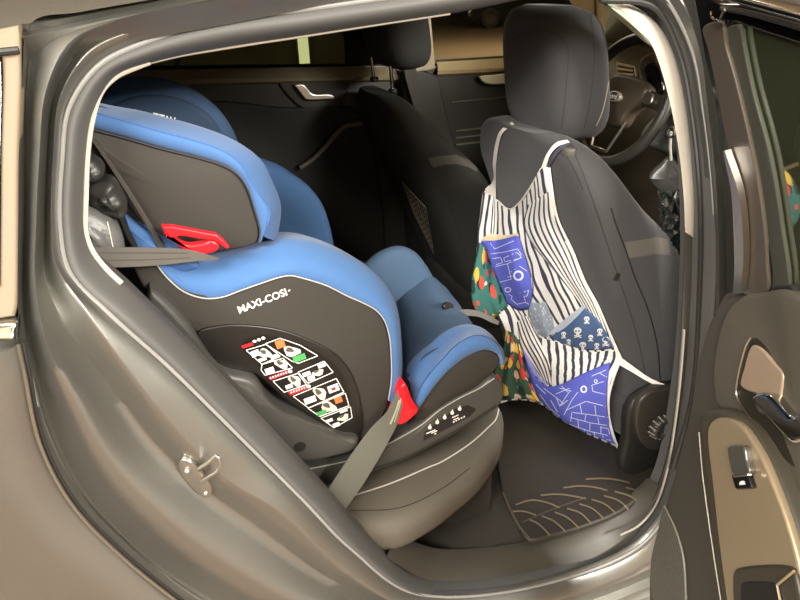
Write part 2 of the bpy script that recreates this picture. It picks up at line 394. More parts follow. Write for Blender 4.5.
# quarter window surround, chrome belt strip
def sidepoly(L, off): return [side(a, b, off) for a, b in L]
m = MB().pad(spl(sidepoly([(-60, 42), (-20, 33), (20, 25), (21, 80), (18, 160), (17, 310), (14, 318), (-30, 322), (-60, 326)], -.004), 60, closed=True, smooth=False), (0, .03, 0), .004)
WINTRIM = mat('window_surround', (128, 114, 96), .6, 0, spec=.25)
m.build('quarter_window_frame', WINTRIM, car)
m = MB().pad(spl(sidepoly([(-60, 66), (-20, 60), (2, 55), (3, 80), (1, 160), (0, 290), (-30, 296), (-60, 300)], -.008), 40, closed=True, smooth=False), (0, .006, 0), .002)
m.build('quarter_window', glass('quarter_glass', (.1, .1, .09)), car)
m = MB().tube([side(-70, 57, -.008), side(-20, 54, -.008), side(19, 50, -.008)], .004, n=8); m.build('window_seal', RUBBER2, car)
m = MB().pad(spl(sidepoly([(-60, 330), (-20, 326), (12, 322), (17, 322), (17, 341), (12, 342), (-20, 345), (-60, 349)], -.012), 40, closed=True, smooth=False), (0, .03, 0), .006)
m.build('chrome_belt_strip', CHROME, car)
# roof skin and gutter above the doorway
g0 = [(-330, 78), (-90, 42), (0, 27), (60, 19), (130, 6), (240, -14), (330, -32), (450, -62), (600, -88), (760, -110)]
ga = sub([side(a, b, .015) for a, b in g0], 6)
gut = sub([side(a, b, .0) for a, b in [(-330, 98), (-90, 60), (0, 42), (60, 30), (130, 15), (240, -4), (330, -22), (450, -52), (600, -78), (760, -100)]], 6)
rows = [[p+Vector((0, .03, -.03)) for p in gut], gut, [a.lerp(b, .4)+Vector((0, .016, 0)) for a, b in zip(gut, ga)], [a.lerp(b, .8)+Vector((0, .006, 0)) for a, b in zip(gut, ga)], ga]
for dy, dz in ((.012, .008), (.05, .026), (.15, .055), (.35, .085), (.6, .10), (.9, .09), (1.15, .06), (1.3, .0)): rows.append([p+Vector((0, dy, dz)) for p in ga])
MB().grid(rows).build('roof_panel', PAINT, car, ang=60)
hl = [(0.0, .20), (.35, .235), (.9, .21), (1.3, .0)]
# headliner under the roof
rows = []
for dy, dz in ((.11, -.055), (.35, -.01), (.6, .02), (.95, .01), (1.2, -.06)): rows.append([p+Vector((0, dy, dz)) for p in ga])
MB().grid(rows).build('headliner', WHITE, car)
# door seal: a fat rubber tube following the flange
SO = R5
SI = [(600, -10), (450, 14), (300, 37), (216, 50), (150, 64), (116, 78), (94, 118), (88, 160), (87, 225), (97, 256), (140, 298), (192, 350), (240, 402), (290, 456), (332, 501), (374, 546), (432, 582), (540, 571), (630, 544), (664, 490), (684, 400), (693, 300), (696, 200), (691, 115), (679, 54), (656, 12)]
so = sub([side(a, b, .050) for a, b in SO], 8, closed=True); si = sub([side(a, b, .085) for a, b in SI], 8, closed=True)
rows = []
for k in range(13):
    f = k/12; a = math.pi*f
    rows.append([p.lerp(q, f) + Vector((0, -.020*math.sin(a)**.8, 0)) for p, q in zip(so, si)])
for k in (1, 2, 3): rows.append([q+Vector((0, .018*k, 0))+(q-p).normalized()*-.004*k for p, q in zip(so, si)])
seal = MB().grid(rows, cu=True).build('door_seal', RUBBER, car, ang=180)
ig = [(600, 0), (655, 8), (679, 52), (692, 115), (700, 200), (699, 300), (691, 400), (672, 468)]
MB().tube(spl([side(a, b, .068) for a, b in ig], 60), .0045, n=8).build('seal_groove', RUBBER2, seal)
lip = MB().tube([p+Vector((0, -.003, 0)) for p in so], .0032, n=8, closed=True); lip.build('seal_lip', mat('seal_lip_rubber', (132, 130, 128), .4), seal)
# pale trim edge on the rear pillar, pale trim on the centre pillar
L = [(150, 62), (132, 69), (117, 76), (102, 91), (93, 118), (88, 152), (86, 200), (86, 232), (93, 251), (108, 270), (122, 283)]
MB().tube(spl([side(a-.2, b+.2, .076) for a, b in L], 60), .0034, n=8).build('rear_pillar_trim_edge', WHITE, car)
MB().tube(spl([side(a, b+1.0, .08) for a, b in [(150, 62), (180, 55), (216, 49), (260, 42), (300, 36), (370, 25), (450, 13)]], 50), .0016, n=6).build('headliner_edge', mat('headliner_edge_grey', (150, 142, 128), .7), car)
ro = [(596, -8), (625, 2), (652, 18), (673, 50), (686, 100), (692, 150), (695, 200), (695.5, 240)]
ri = [(596, -2), (616, 6), (636, 22), (652, 45), (667, 90), (678, 145), (684, 200), (685, 232)]
a = sub([side(x, y, .100) for x, y in ro], 6); b = sub([side(x, y, .088) for x, y in ri], 6)
rows = [[p+Vector((0, .03, 0)) for p in a], a, [p.lerp(q, .3)+Vector((0, -.006, 0)) for p, q in zip(a, b)], [p.lerp(q, .7)+Vector((0, -.006, 0)) for p, q in zip(a, b)], b, [q+Vector((.012, .014, 0)) for q in b], [q+Vector((.08, .06, 0)) for q in b]]
MB().grid(rows).build('centre_pillar_trim', WHITE, car)
ro = [(694.5, 238), (696, 270), (693, 320), (686, 390), (676, 440), (664, 480), (652, 508)]
ri = [(685, 228), (684.5, 262), (682, 320), (677, 390), (671, 440), (661, 480), (649, 508)]
a = sub([side(x, y, .100) for x, y in ro], 6); b = sub([side(x, y, .088) for x, y in ri], 6)
rows = [[p+Vector((0, .02, 0)) for p in a], a, [p.lerp(q, .3)+Vector((0, -.004, 0)) for p, q in zip(a, b)], b, [q+Vector((.012, .014, 0)) for q in b], [q+Vector((.08, .06, 0)) for q in b]]
MB().grid(rows).build('lower_centre_pillar_trim', GREYP, car)
# front windscreen pillar lining seen past the head restraint
m = MB().pad(spl(C3([(598, 0, .36), (620, 4, .33), (645, 20, .30), (662, 44, .28), (664, 66, .28), (655, 52, .28), (640, 40, .29), (622, 24, .32), (605, 10, .35)]), 40, closed=True), (.05, .03, 0), .01)
m.build('windscreen_pillar_trim', mat('pale_green_pillar_trim', (196, 206, 182), .8), car)
# sill trim inside the seal and the floor pan
a = sub([side(x, y, .082) for x, y in [(386, 558), (432, 580), (540, 569), (626, 544), (662, 490)]], 8)
b = sub([side(x, y, .135) for x, y in [(398, 536), (443, 549), (540, 539), (604, 520), (646, 478)]], 8)
rows = [a, [p.lerp(q, .35)+Vector((0, 0, .006)) for p, q in zip(a, b)], [p.lerp(q, .8)+Vector((0, 0, .006)) for p, q in zip(a, b)], b, [q+Vector((0, .012, -.03)) for q in b], [q+Vector((0, .03, -.12)) for q in b]]
MB().grid(rows).build('sill_trim', mat('sill_plastic', (58, 54, 47), .5, bump=.05, bscale=700), car)
MB().tube(spl([side(a, b, .078) for a, b in [(684, 330), (680, 380), (674, 430), (667, 470), (654, 508), (638, 526), (620, 535)]], 50), .0028, n=8).build('seal_light_lip', mat('light_lip_rubber', (138, 134, 126), .45), car)
FZ = .155
MB().box((.6, .78, FZ-.03), (3.2, 1.28, .06)).build('floor_pan', CARPET, car, smooth=False)
MB().box((.75, .80, .27), (1.5, .20, .20)).build('centre_tunnel', CARPET, car, smooth=False)
# rear luggage wall, bulkhead, far sill, rocker
MB().box((-.95, .78, .65), (.06, 1.4, 1.1)).build('tailgate_panel', PAINT, car, smooth=False)
def sy(x, z, o=0): return Vector((x, o+max(0, z-.95)*.38, z))
MB().pad([sy(x, z, .02) for x, z in [(-.215, .86), (-.6, .86), (-.95, .86), (-.95, 1.1), (-.85, 1.22), (-.6, 1.27), (-.2, 1.285)]], (0, .03, 0), .004).build('rear_pillar_panel', PAINT, car, smooth=False)
MB().pad([Vector((x, 1.43, z)) for x, z in [(-.44, .2), (-.95, .2), (-.95, 1.05), (-.44, 1.05)]], (0, .05, 0), .004).build('far_quarter_panel', PAINT, car, smooth=False)
MB().tube(spl([sy(1.02, 1.30, .06), sy(1.3, 1.24, .05), sy(1.6, 1.1, .05), sy(1.85, .96, .06)], 24), .03, n=10).build('windscreen_pillar', PAINT, car)
MB().pad(spl([Vector((x, .10, z)) for x, z in [(1.8, .6), (1.8, .95), (2.1, .95), (2.5, .88), (2.7, .75), (2.72, .5), (2.5, .3), (2.0, .3)]], 50, closed=True), (0, 1.3, 0), .06).build('bonnet', PAINT, car)
MB().box((-.5, .3, .7), (.5, .06, .8)).build('rear_pillar_inner_panel', DARKP, car, smooth=False)
MB().box((1.95, .78, .55), (.06, 1.5, .9)).build('bulkhead', DARKP, car, smooth=False)
rk = [(600, 600), (649, 582)]
m = MB(); L = [side(590, 604, .045), side(622, 592, .045), side(652, 580, .045)]
m.tube(L, .0026, n=6).build('sill_edge_strip', mat('worn_sill_edge', (190, 180, 160), .35, .5), car)
m = MB().box((.75, .07, -.08), (2.6, .10, .10)); m.build('rocker_panel', PAINT, car, smooth=False)
# far centre pillar
P_ = lambda L, y: CY(L, y)
m = MB().pad(spl(P_([(405, 10), (431, 12), (436, 70), (404, 74)], 1.38), 24, closed=True, smooth=False), (0, .06, 0), .008); m.build('far_pillar_upper_trim', mat('far_pillar_trim', (150, 140, 116), .8), car)
m = MB().pad(spl(P_([(400, 71), (437, 70), (449, 122), (470, 200), (500, 300), (440, 300)], 1.39), 30, closed=True, smooth=False), (0, .06, 0), .008); m.build('far_pillar_lower_trim', DOORB, car)
MB().pad([Vector((x, 1.445, z)) for x, z in [(.72, .12), (1.0, .12), (.97, .7), (.93, 1.02), (.72, 1.02)]], (0, .05, 0), .006).build('far_pillar_body', DARKP, car)
# seal clips, striker loop on the rear jamb
bj = bvh(jamb)
def J(px, py, off): return stick(bj, px, py, off)
st = MB(); pl_ = [J(x, y, .001) for x, y in [(180, 463), (183, 456), (191, 458), (201, 468), (210, 480), (213, 490), (208, 495), (199, 491), (189, 481), (182, 472)]]
nrm = (pl_[3]-pl_[0]).cross(pl_[6]-pl_[0]).normalized(); nrm = nrm if nrm.dot(CAM-pl_[0]) > 0 else -nrm
st.pad(spl([p+nrm*.006 for p in pl_], 40, closed=True), -nrm*.008, .003)
STM = mat('striker_metal', (176, 173, 165), .3, .9)
stp = st.build('striker_plate', STM, car)
m = MB(); b1 = J(200, 480, .002); b2 = J(202, 470, .002)
c1 = b1+nrm*.003; c2 = T(200, 472, y=b1.y-.004)
loop = [T(199, 469, y=b2.y-.008), T(208, 463, y=b2.y-.016), T(217, 456, y=b2.y-.024), T(219.5, 460, y=b2.y-.026), T(219, 469, y=b2.y-.024), T(210, 476, y=b2.y-.014), T(200, 482, y=b1.y-.006)]
m.tube(spl([b2]+loop+[b1], 50), .0028, n=8).build('striker_loop', STM, stp)
for x, y in ((189, 466), (207, 488)):
    c = J(x, y, .008); MB().tube([c, c+nrm*.002], .0035, n=14).build('striker_bolt', mat('bolt_head', (225, 225, 220), .3, .6), stp)
# front part of the body beside the open door (near front door, wing)
MB().box((1.55, .06, .5), (1.1, .08, .92)).build('front_door_skin', PAINT, car, smooth=False)
W_ = MB().pad([Vector((1.72, .06, 1.0)), Vector((1.82, .75, 1.0)), Vector((1.72, 1.44, 1.0)), Vector((1.25, 1.25, 1.34)), Vector((1.3, .75, 1.38)), Vector((1.25, .22, 1.34))], (.004, 0, .002), .001); W_.build('windscreen', GLASSF, car)
# ================================================================ rear bench
bench = thing('rear_bench', 'grey rear bench seat under the blue child seat', 'bench seat', (0.2, 0.75, .2))
BZ = .36
ol = [T(a, b, z=BZ) for a, b in [(330, 526), (365, 531), (400, 529), (420, 519), (440, 507), (460, 491), (476, 478), (490, 461), (500, 444), (504, 425), (502, 408)]]
ol = ol + [Vector((.655, .50, BZ)), Vector((.66, .9, BZ)), Vector((.655, 1.25, BZ)), Vector((.60, 1.36, BZ)), Vector((.2, 1.38, BZ)), Vector((-.14, 1.36, BZ)), Vector((-.16, .75, BZ)), Vector((-.14, .18, BZ)), Vector((.0, .15, BZ))]
cush = MB().pad(spl([p+Vector((0, 0, .012)) for p in ol], 140, closed=True), (0, 0, -.085), .034, .03, dome=.01).build('cushion', BENCH, bench)
bc = bvh(cush)
m = MB(); L = [(330, 503), (353, 496), (390, 484), (430, 467), (440, 463), (470, 444), (488, 428), (496, 419), (499, 406)]
stroke(m, bc, L, 1.3, off=.0012); m.build('cushion_stitching', STITCH, cush)
m = MB(); stroke(m, bc, [(350, 511), (400, 508), (440, 490), (470, 468)], .9, off=.001); m.build('cushion_seam', CARPET, cush)
# backrest of the bench and the crumpled leather beside it
bp = [Vector((-.02, .17, .40)), Vector((-.06, .17, .62)), Vector((-.13, .17, .86)), Vector((-.17, .17, .98)), Vector((-.24, .19, 1.02)), Vector((-.32, .19, .96)), Vector((-.30, .17, .7)), Vector((-.2, .17, .40))]
MB().box((.2, .78, .22), (.72, 1.1, .12)).build('bench_base', CARPET, bench, smooth=False)
bk = MB().pad(spl(bp, 60, closed=True), (0, 1.2, 0), .03).build('backrest', LEATH, bench)
bo = MB().pad(spl(CY([(74, 205), (92, 210), (106, 217), (118, 228), (125, 242), (124, 262), (100, 268), (74, 262)], .16), 50, closed=True), (-.02, .16, 0), .02, dome=.01).build('side_bolster', mat('worn_grey_leather', (92, 92, 90), .4, bump=.3, bscale=200), bench)
m = MB(); stroke(m, bvh(bo), [(107, 222), (110, 234), (113, 248)], 1.0, off=.001); m.build('bolster_seam', STITCH, bo)
def crumple(L, y, th, dome, amp, name, seed, parent):
    mb = MB().pad(spl(CY(L, y), 44, closed=True), (0, th, 0), .014, dome=dome)
    for i, v in enumerate(mb.v):
        q = v*70; mb.v[i] = v+Vector((0, 1, 0))*amp*(math.sin(q.x*1.7+q.z*2.9+seed)+math.sin(q.z*3.7-q.x*2.2))*.5
    return mb.build(name, LEATH, parent)
crumple([(88, 190), (100, 184), (112, 185), (121, 198), (127, 212), (122, 221), (108, 218), (94, 211), (87, 203)], .165, .06, .012, .004, 'leather_roll', 1, bench)
crumple([(82, 160), (96, 163), (104, 174), (99, 183), (90, 186), (80, 186)], .165, .05, .01, .002, 'leather_fold', 2, bench)
# near side moulding below the bench, behind the seal
m = MB().pad(spl(CY([(150, 290), (186, 322), (200, 345), (222, 372), (255, 382), (270, 404), (286, 416), (302, 421), (322, 430), (346, 439), (360, 441), (358, 450), (332, 459), (302, 463), (280, 455), (240, 425), (190, 370), (150, 320)], .175), 80, closed=True), (0, .2, 0), .012, dome=.004)
mo = m.build('side_moulding', CSBASE, bench)
m = MB(); c = T(300, 447, y=.172); m.tube([c, c+Vector((0, .01, 0))], .011, n=20); m.build('screw_cap', DARKP, mo)
m = MB(); stroke(m, bvh(mo), [(238, 384), (262, 398), (276, 412), (300, 421), (322, 428)], 1.0, off=.001); m.build('moulding_edge', GREYP, mo)

# ================================================================ the child seat
cs = thing('child_car_seat', 'blue and grey child car seat strapped to the rear bench', 'child seat', (.25, .42, .37))
# --- shell side with the printed lettering
SHL = [(128, 250), (136, 275), (150, 298), (170, 317), (188, 326), (198, 334), (206, 350), (218, 364), (228, 371), (254, 374), (284, 399), (308, 415), (332, 433), (345, 438), (358, 441), (372, 434), (384, 415), (390, 395), (392, 370), (390, 340), (384, 320), (376, 310), (364, 302), (346, 294), (326, 284), (300, 276), (288, 274), (276, 276), (258, 282), (240, 289), (224, 295), (210, 297), (196, 295), (182, 289), (170, 279), (160, 267), (150, 256)]
shell = MB().pad(spl(CY(SHL, .205), 150, closed=True), (0, .03, 0), .006, dome=.004).build('side_shell', CSGREY, cs)
bs = bvh(shell)
INS = [(198, 333), (220, 326), (243, 325), (277, 329), (305, 338), (333, 352), (347, 366), (356, 383), (361, 403), (363, 425), (357, 439), (345, 437), (332, 432), (308, 414), (284, 398), (253, 373), (228, 370), (218, 363), (206, 349)]
ins = MB().pad(spl(CY(INS, .1985), 110, closed=True), (0, .012, 0), .003, dome=.001).build('sticker_panel', CSBLK, cs)
bi = bvh(ins)
# --- instruction sticker
stk = MB()
def Q(L): return [(180+a/5, 320+b/5) for a, b in L]
def Q2(L): return [(220+a/3.53, 270+b/3.53) for a, b in L]
patch(stk, bi, [(240, 345), (262, 335), (282, 338), (304, 345), (322, 355), (338, 368), (347, 385), (352, 405), (350, 420), (336, 429), (320, 418), (296, 401), (270, 381), (258, 365)], mi=0, off=.0005, smooth=True, n=60)
boxes = [Q([(330, 150), (430, 120), (500, 180), (410, 220)]), Q([(425, 118), (500, 90), (600, 125), (688, 178), (592, 215), (560, 205)]), Q([(410, 220), (515, 190), (562, 238), (425, 275), (405, 250)]),
         Q([(590, 260), (720, 205), (765, 260), (640, 315)]), Q([(465, 305), (590, 265), (632, 322), (520, 360)]), Q2([(258, 445), (410, 382), (437, 430), (312, 486)]), Q2([(310, 487), (442, 434), (455, 478), (352, 516)]), Q2([(356, 522), (460, 482), (466, 520), (402, 556)])]
for bx in boxes: stroke(stk, bi, bx+[bx[0]], .8, 1, .0009, step=2) if False else [stroke(stk, bi, [bx[i], bx[(i+1) % len(bx)]], .8, 1, .0009, step=4) for i in range(len(bx))]
for q in (Q([(305, 128), (360, 110), (368, 124), (313, 142)]), Q([(440, 285), (540, 248), (552, 262), (452, 300)]), Q([(540, 360), (630, 326), (642, 340), (552, 377)])): gridpatch(stk, bi, q, 4, 1, 2, .0009)
def blob(c, rx, ry, ang, mi, n=12, jag=.18):
    L = []
    for k in range(n):
        a = 2*math.pi*k/n; r = 1+jag*math.sin(3*a+c[0]); x = rx*r*math.cos(a); y = ry*r*math.sin(a)
        L.append((c[0]+x*math.cos(ang)-y*math.sin(ang), c[1]+x*math.sin(ang)+y*math.cos(ang)))
    patch(stk, bi, L, mi, .0012)
for c, rx, ry, an in ((Q([(425, 165)])[0], 7, 4.2, .3), (Q([(558, 155)])[0], 8.5, 5, .15), (Q([(508, 220)])[0], 7, 4, .3), (Q([(575, 302)])[0], 7, 4.5, .6), (Q([(700, 365)])[0], 7.5, 5, .7), (Q([(742, 432)])[0], 8, 5, .3), (Q([(690, 262)])[0], 6, 3, -.3), (Q2([(435, 520)])[0], 6, 3, -.4)):
    blob(c, rx, ry, an, 5); blob((c[0]-2, c[1]-1.4), rx*.5, ry*.5, an, 6, 9)
def chip(c, w, h, an, mi):
    ca, sa = math.cos(an), math.sin(an)
    patch(stk, bi, [(c[0]+x*ca-y*sa, c[1]+x*sa+y*ca) for x, y in ((-w, -h), (w, -h), (w, h), (-w, h))], mi, .0014)
for p_, w, h, mi in (((375, 165), 4, 3, 1), ((470, 182), 3.5, 2, 1), ((412, 195), 4, 1.6, 1), ((500, 118), 4.5, 4, 4), ((596, 188), 6.5, 3, 3), ((448, 252), 4.5, 3, 1), ((632, 268), 4, 2, 1), ((655, 288), 3.6, 2.4, 1), ((708, 226), 4, 1.8, 1), ((545, 330), 3.6, 2, 1), ((766, 340), 5.5, 3.6, 1), ((650, 398), 6, 3, 1), ((790, 398), 3.6, 3, 4), ((708, 462), 5, 2.2, 3)):
    chip(Q([p_])[0], w, h, -.35, mi)
for p_, w, h, mi in (((400, 418), 2.2, 1.4, 2), ((385, 530), 3.6, 1.5, 1), ((410, 545), 3.6, 2, 1), ((435, 495), 4, 1.6, 1), ((420, 457), 3, 2.6, 4)): chip(Q2([p_])[0], w, h, -.35, mi)
for k in range(3): blob((Q([(372+22*k, 105-8*k)])[0]), 2, 1.5, 0, 1, 10, 0)
for p_ in ((550, 255), (642, 330)): blob(Q([p_])[0], 2.2, 1.8, 0, 1, 10, 0)
for k in range(7): chip(Q([(452+13*k, 288-4.6*k)])[0], .7, .9, -.35, 1)
for k in range(6): chip(Q([(556+13*k, 360-4.8*k)])[0], .7, .9, -.35, 1)
stk.build('instruction_sticker', [PRINTK, PRINTW, PRINTR, PRINTG, PRINTO, PRINTS, GREYP], ins, smooth=False, recalc=False)
m = MB(); writing(m, bs, 'MAXI-COSI', (239.5, 313.5), (287.5, 295), (237, 306.5), bold=.016, off=.0009)
writing(m, bs, '*', (288, 292), (290.5, 291), (287.6, 289.6), off=.0009)
m.build('brand_lettering', PRINTW, shell, smooth=False, recalc=False)
# --- padded blue rim of the shell
def rim(name, A, B, yA, yB, out, back, mats, parent, ridge=None, yR=None, n=70):
    a = spl(CY(A, yA), n); b = spl(C3([(p[0], p[1], yB) for p in B]), n)
    rows = [[p+Vector((0, .012, 0)) for p in a], a]
    if ridge:
        r = spl(CY(ridge, yR), n)
        for f in (.3, .65): rows.append([p.lerp(q, f)+Vector((0, -out*math.sin(math.pi*f), 0)) for p, q in zip(a, r)])
        rows.append(r)
        for f in (.05, .3, .6, .85): rows.append([p.lerp(q, f)+Vector((0, -out*math.sin(math.pi*f)*1.2, 0))+(q-p)*.0 for p, q in zip(r, b)])
    else:
        for f in (.12, .3, .5, .7, .88): rows.append([p.lerp(q, f)+Vector((0, -out*math.sin(math.pi*f)**.8-(yB-yA)*(f-f*f*f)*.35, 0)) for p, q in zip(a, b)])
    rows.append(b)
    for f, g in ((.25, .06), (.6, .25), (1, .6)): rows.append([q+Vector((0, back*f, 0))+(p-q)*g*.5 for p, q in zip(a, b)])
    return MB().grid(rows).build(name, mats, parent, ang=60)
A = [(150, 254), (161, 270), (170, 280), (182, 290), (196, 296), (210, 298), (224, 296), (240, 290), (260, 283), (278, 277), (290, 275), (300, 277), (326, 285), (346, 295), (364, 303), (376, 310), (384, 320), (389, 336), (391, 360), (391, 380), (388, 400)]
B = [(146, 240), (165, 252), (180, 259), (192, 262), (204, 262), (216, 260), (226, 257), (244, 253), (262, 248), (278, 243), (290, 241), (308, 242.5), (330, 248), (350, 257), (370, 269), (384, 282), (394, 298), (399, 316), (401.5, 340), (402, 370), (396, 400)]
brim = rim('shell_rim_padding', A, B, .204, .245, .012, .10, BLUE, cs)
m = MB()
m.tube(spl([p+Vector((0, -.0025, 0)) for p in CY(A, .204)], 90), .0011, n=6); m.build('rim_piping', mat('pale_piping', (176, 172, 164), .7), brim)
# --- blue side cloth behind the belt
m = MB().pad(spl(CY([(116, 212), (130, 222), (146, 231), (160, 238), (176, 246), (192, 256), (200, 268), (170, 275), (140, 262), (126, 240)], .215), 50, closed=True), (0, .05, 0), .01, dome=.006)
m.build('lower_side_cloth', mat('side_blue_cloth', (58, 92, 140), .85, bump=.3, bscale=1000), cs)
m = MB().tube(spl(C3([(116, 206, .21), (122, 218, .21), (127, 232, .212), (134, 246, .215), (140, 262, .22)]), 24), .008, n=10, flat=.6)
m.build('shell_edge_binding', DARKP, cs)
# --- headrest: near wing
HP = [(50, 112), (76, 123), (96, 130), (126, 138), (160, 148), (200, 158), (222, 165), (236, 173), (246, 186), (254, 208), (260, 232), (257, 243), (240, 249), (215, 252), (185, 250), (160, 244), (130, 210), (95, 170), (50, 140)]
hw = MB().pad(spl(CY(HP, .235), 100, closed=True), (0, .03, 0), .006, dome=.006).build('headrest_side_panel', CSGREY, cs)
A = [(50, 112), (76, 123), (96, 130), (126, 138), (160, 148), (200, 158), (222, 165), (236, 173), (246, 186), (254, 208), (260, 232), (259, 243)]
Rg = [(50, 100), (76, 109), (97, 113), (122, 120), (160, 131), (200, 142), (224, 151), (240, 163), (249, 180), (262, 198), (270, 211), (263, 236)]
B = [(50, 94), (76, 100), (112, 107.5), (140, 112), (164, 118), (192, 125), (226, 137), (248, 149), (262, 161), (272, 180), (281, 206), (277, 240)]
hr = rim('headrest_wing_padding', A, B, .233, .285, .006, .07, BLUE, cs, Rg, .226)
m = MB(); m.tube(spl([p+Vector((0, -.002, 0)) for p in CY(A, .233)], 70), .0010, n=6); m.build('headrest_piping', mat('dark_piping', (60, 60, 62), .7), hr)
m = MB(); m.tube(spl([p+Vector((0, -.0008, 0)) for p in CY(Rg, .226)], 70), .0009, n=6); m.build('ridge_seam', mat('blue_seam', (62, 104, 162), .8), hr)
# rail beside the headrest
a = spl(C3([(92, 140, .222), (106, 160, .22), (150, 230, .212), (160, 250, .212)]), 12); b = spl(C3([(96, 140, .222), (111, 160, .22), (156, 231, .212), (166, 250, .212)]), 12)
m = MB().ribbon(a, b, .010); m.build('headrest_rail', mat('rail_plastic', (58, 55, 51), .4), cs)
m = MB().pad(spl(CY([(60, 125), (96, 134), (116, 165), (156, 232), (150, 250), (130, 235), (108, 190), (90, 160), (60, 150)], .238), 50, closed=True), (0, .1, 0), .01); m.build('back_shell', DARKP, cs)
# far wing, back and inner pads
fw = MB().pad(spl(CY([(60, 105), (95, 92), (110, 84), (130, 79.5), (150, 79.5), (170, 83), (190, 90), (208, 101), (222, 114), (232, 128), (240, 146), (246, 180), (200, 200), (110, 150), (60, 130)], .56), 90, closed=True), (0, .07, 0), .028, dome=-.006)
fw = fw.build('headrest_far_wing', mat('shaded_blue_fabric', (48, 70, 98), .9, bump=.35, bscale=1100), cs)  # darker copy of the blue cloth, shade painted into the far wing
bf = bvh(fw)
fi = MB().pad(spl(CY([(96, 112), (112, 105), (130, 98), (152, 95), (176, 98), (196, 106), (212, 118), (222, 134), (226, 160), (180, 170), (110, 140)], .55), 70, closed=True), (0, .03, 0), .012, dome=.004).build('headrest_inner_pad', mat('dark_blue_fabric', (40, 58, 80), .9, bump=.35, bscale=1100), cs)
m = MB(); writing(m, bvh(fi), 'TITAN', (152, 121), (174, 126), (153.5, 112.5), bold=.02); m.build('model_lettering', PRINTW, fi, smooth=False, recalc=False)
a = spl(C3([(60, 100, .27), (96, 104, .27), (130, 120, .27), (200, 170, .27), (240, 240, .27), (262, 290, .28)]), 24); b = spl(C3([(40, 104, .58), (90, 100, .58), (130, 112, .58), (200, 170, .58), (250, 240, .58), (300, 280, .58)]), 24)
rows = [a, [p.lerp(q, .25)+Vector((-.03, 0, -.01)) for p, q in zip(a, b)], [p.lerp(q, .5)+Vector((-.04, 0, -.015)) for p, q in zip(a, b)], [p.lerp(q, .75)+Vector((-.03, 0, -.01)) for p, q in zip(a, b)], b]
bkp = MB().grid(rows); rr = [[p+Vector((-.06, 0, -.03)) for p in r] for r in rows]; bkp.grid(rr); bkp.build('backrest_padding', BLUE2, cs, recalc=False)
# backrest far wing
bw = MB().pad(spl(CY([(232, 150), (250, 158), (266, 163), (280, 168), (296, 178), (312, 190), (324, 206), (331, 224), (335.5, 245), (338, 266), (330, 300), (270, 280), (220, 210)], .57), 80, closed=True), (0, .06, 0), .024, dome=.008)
bw.build('backrest_far_wing', mat('half_shaded_blue_fabric', (60, 94, 140), .88, bump=.35, bscale=1100, var=.05), cs)  # slightly darker blue cloth, shade painted into this far wing
# seat cushion
rws = [[(404, 400, .26), (400, 372, .40), (390, 345, .58)], [(404, 385, .26), (398, 350, .40), (388, 318, .58)], [(410, 374, .26), (404, 338, .40), (396, 300, .58)], [(424, 358, .26), (424, 326, .40), (414, 284, .58)], [(444, 344, .26), (444, 316, .40), (432, 276, .58)], [(462, 334, .26), (460, 314, .40), (442, 284, .58)], [(474, 334, .26), (469, 318, .40), (452, 296, .58)], [(484, 345, .26), (474, 332, .40), (456, 312, .58)], [(490, 380, .26), (478, 370, .40), (458, 345, .58)], [(480, 410, .26), (470, 395, .40), (450, 370, .58)]]
cols = [spl(C3(r), 22) for r in rws]
rows = list(zip(*[spl([c[i] for c in cols], 44) for i in range(22)]))
cu = MB().grid([list(r) for r in rows])
for i, v in enumerate(cu.v):
    cu.v[i] = v + Vector((0, 0, 1))*(.0022*math.sin(v.x*95+v.y*40)*math.sin(v.y*38+1))
cu = cu.build('seat_pad', BLUE2, cs, ang=80)
bcu = bvh(cu)
# far thigh bolster
m = MB().pad(spl(CY([(352, 285), (369, 268), (378, 259.5), (390, 253), (404, 250), (418, 255), (428, 266), (438, 283), (446, 300), (440, 330), (410, 345), (380, 330)], .575), 60, closed=True), (0, .05, 0), .024, dome=.008)
m.build('far_thigh_bolster', BLUE2, cs)
# near thigh bolster
PN = [(414, 416), (424, 402), (432, 391), (440, 381), (448, 372), (458, 363), (468, 356), (480, 351.5), (491, 351.5), (499, 357), (500, 364), (496, 370), (488, 378), (472, 391), (456, 400), (444, 407), (426, 421)]
tp = MB().pad(spl(CY(PN, .206), 70, closed=True), (0, .03, 0), .005, dome=.004).build('thigh_bolster_panel', CSGREY, cs)
A = [(417, 412), (424, 402), (432, 391), (440, 381), (448, 372), (458, 363), (468, 356), (480, 351), (491, 351), (500, 357), (501, 365)]
Rg = [(412, 408), (417, 394), (425, 379), (434, 368), (443, 358), (452, 348), (461, 341), (475, 335), (488, 337.5), (499, 346), (503.5, 360)]
B = [(407, 396), (408, 382), (412, 370), (420, 361), (428, 355), (437, 349), (447, 340), (459, 333), (473, 329.5), (488, 332), (502, 348)]
tr = rim('thigh_bolster_padding', A, B, .204, .262, .008, .05, BLUE, cs, Rg, .207, n=60)
m = MB(); m.tube(spl([p+Vector((0, -.001, 0)) for p in CY(Rg, .207)], 60), .0010, n=6); m.build('bolster_seam', mat('dark_blue_seam', (44, 70, 108), .8), tr)
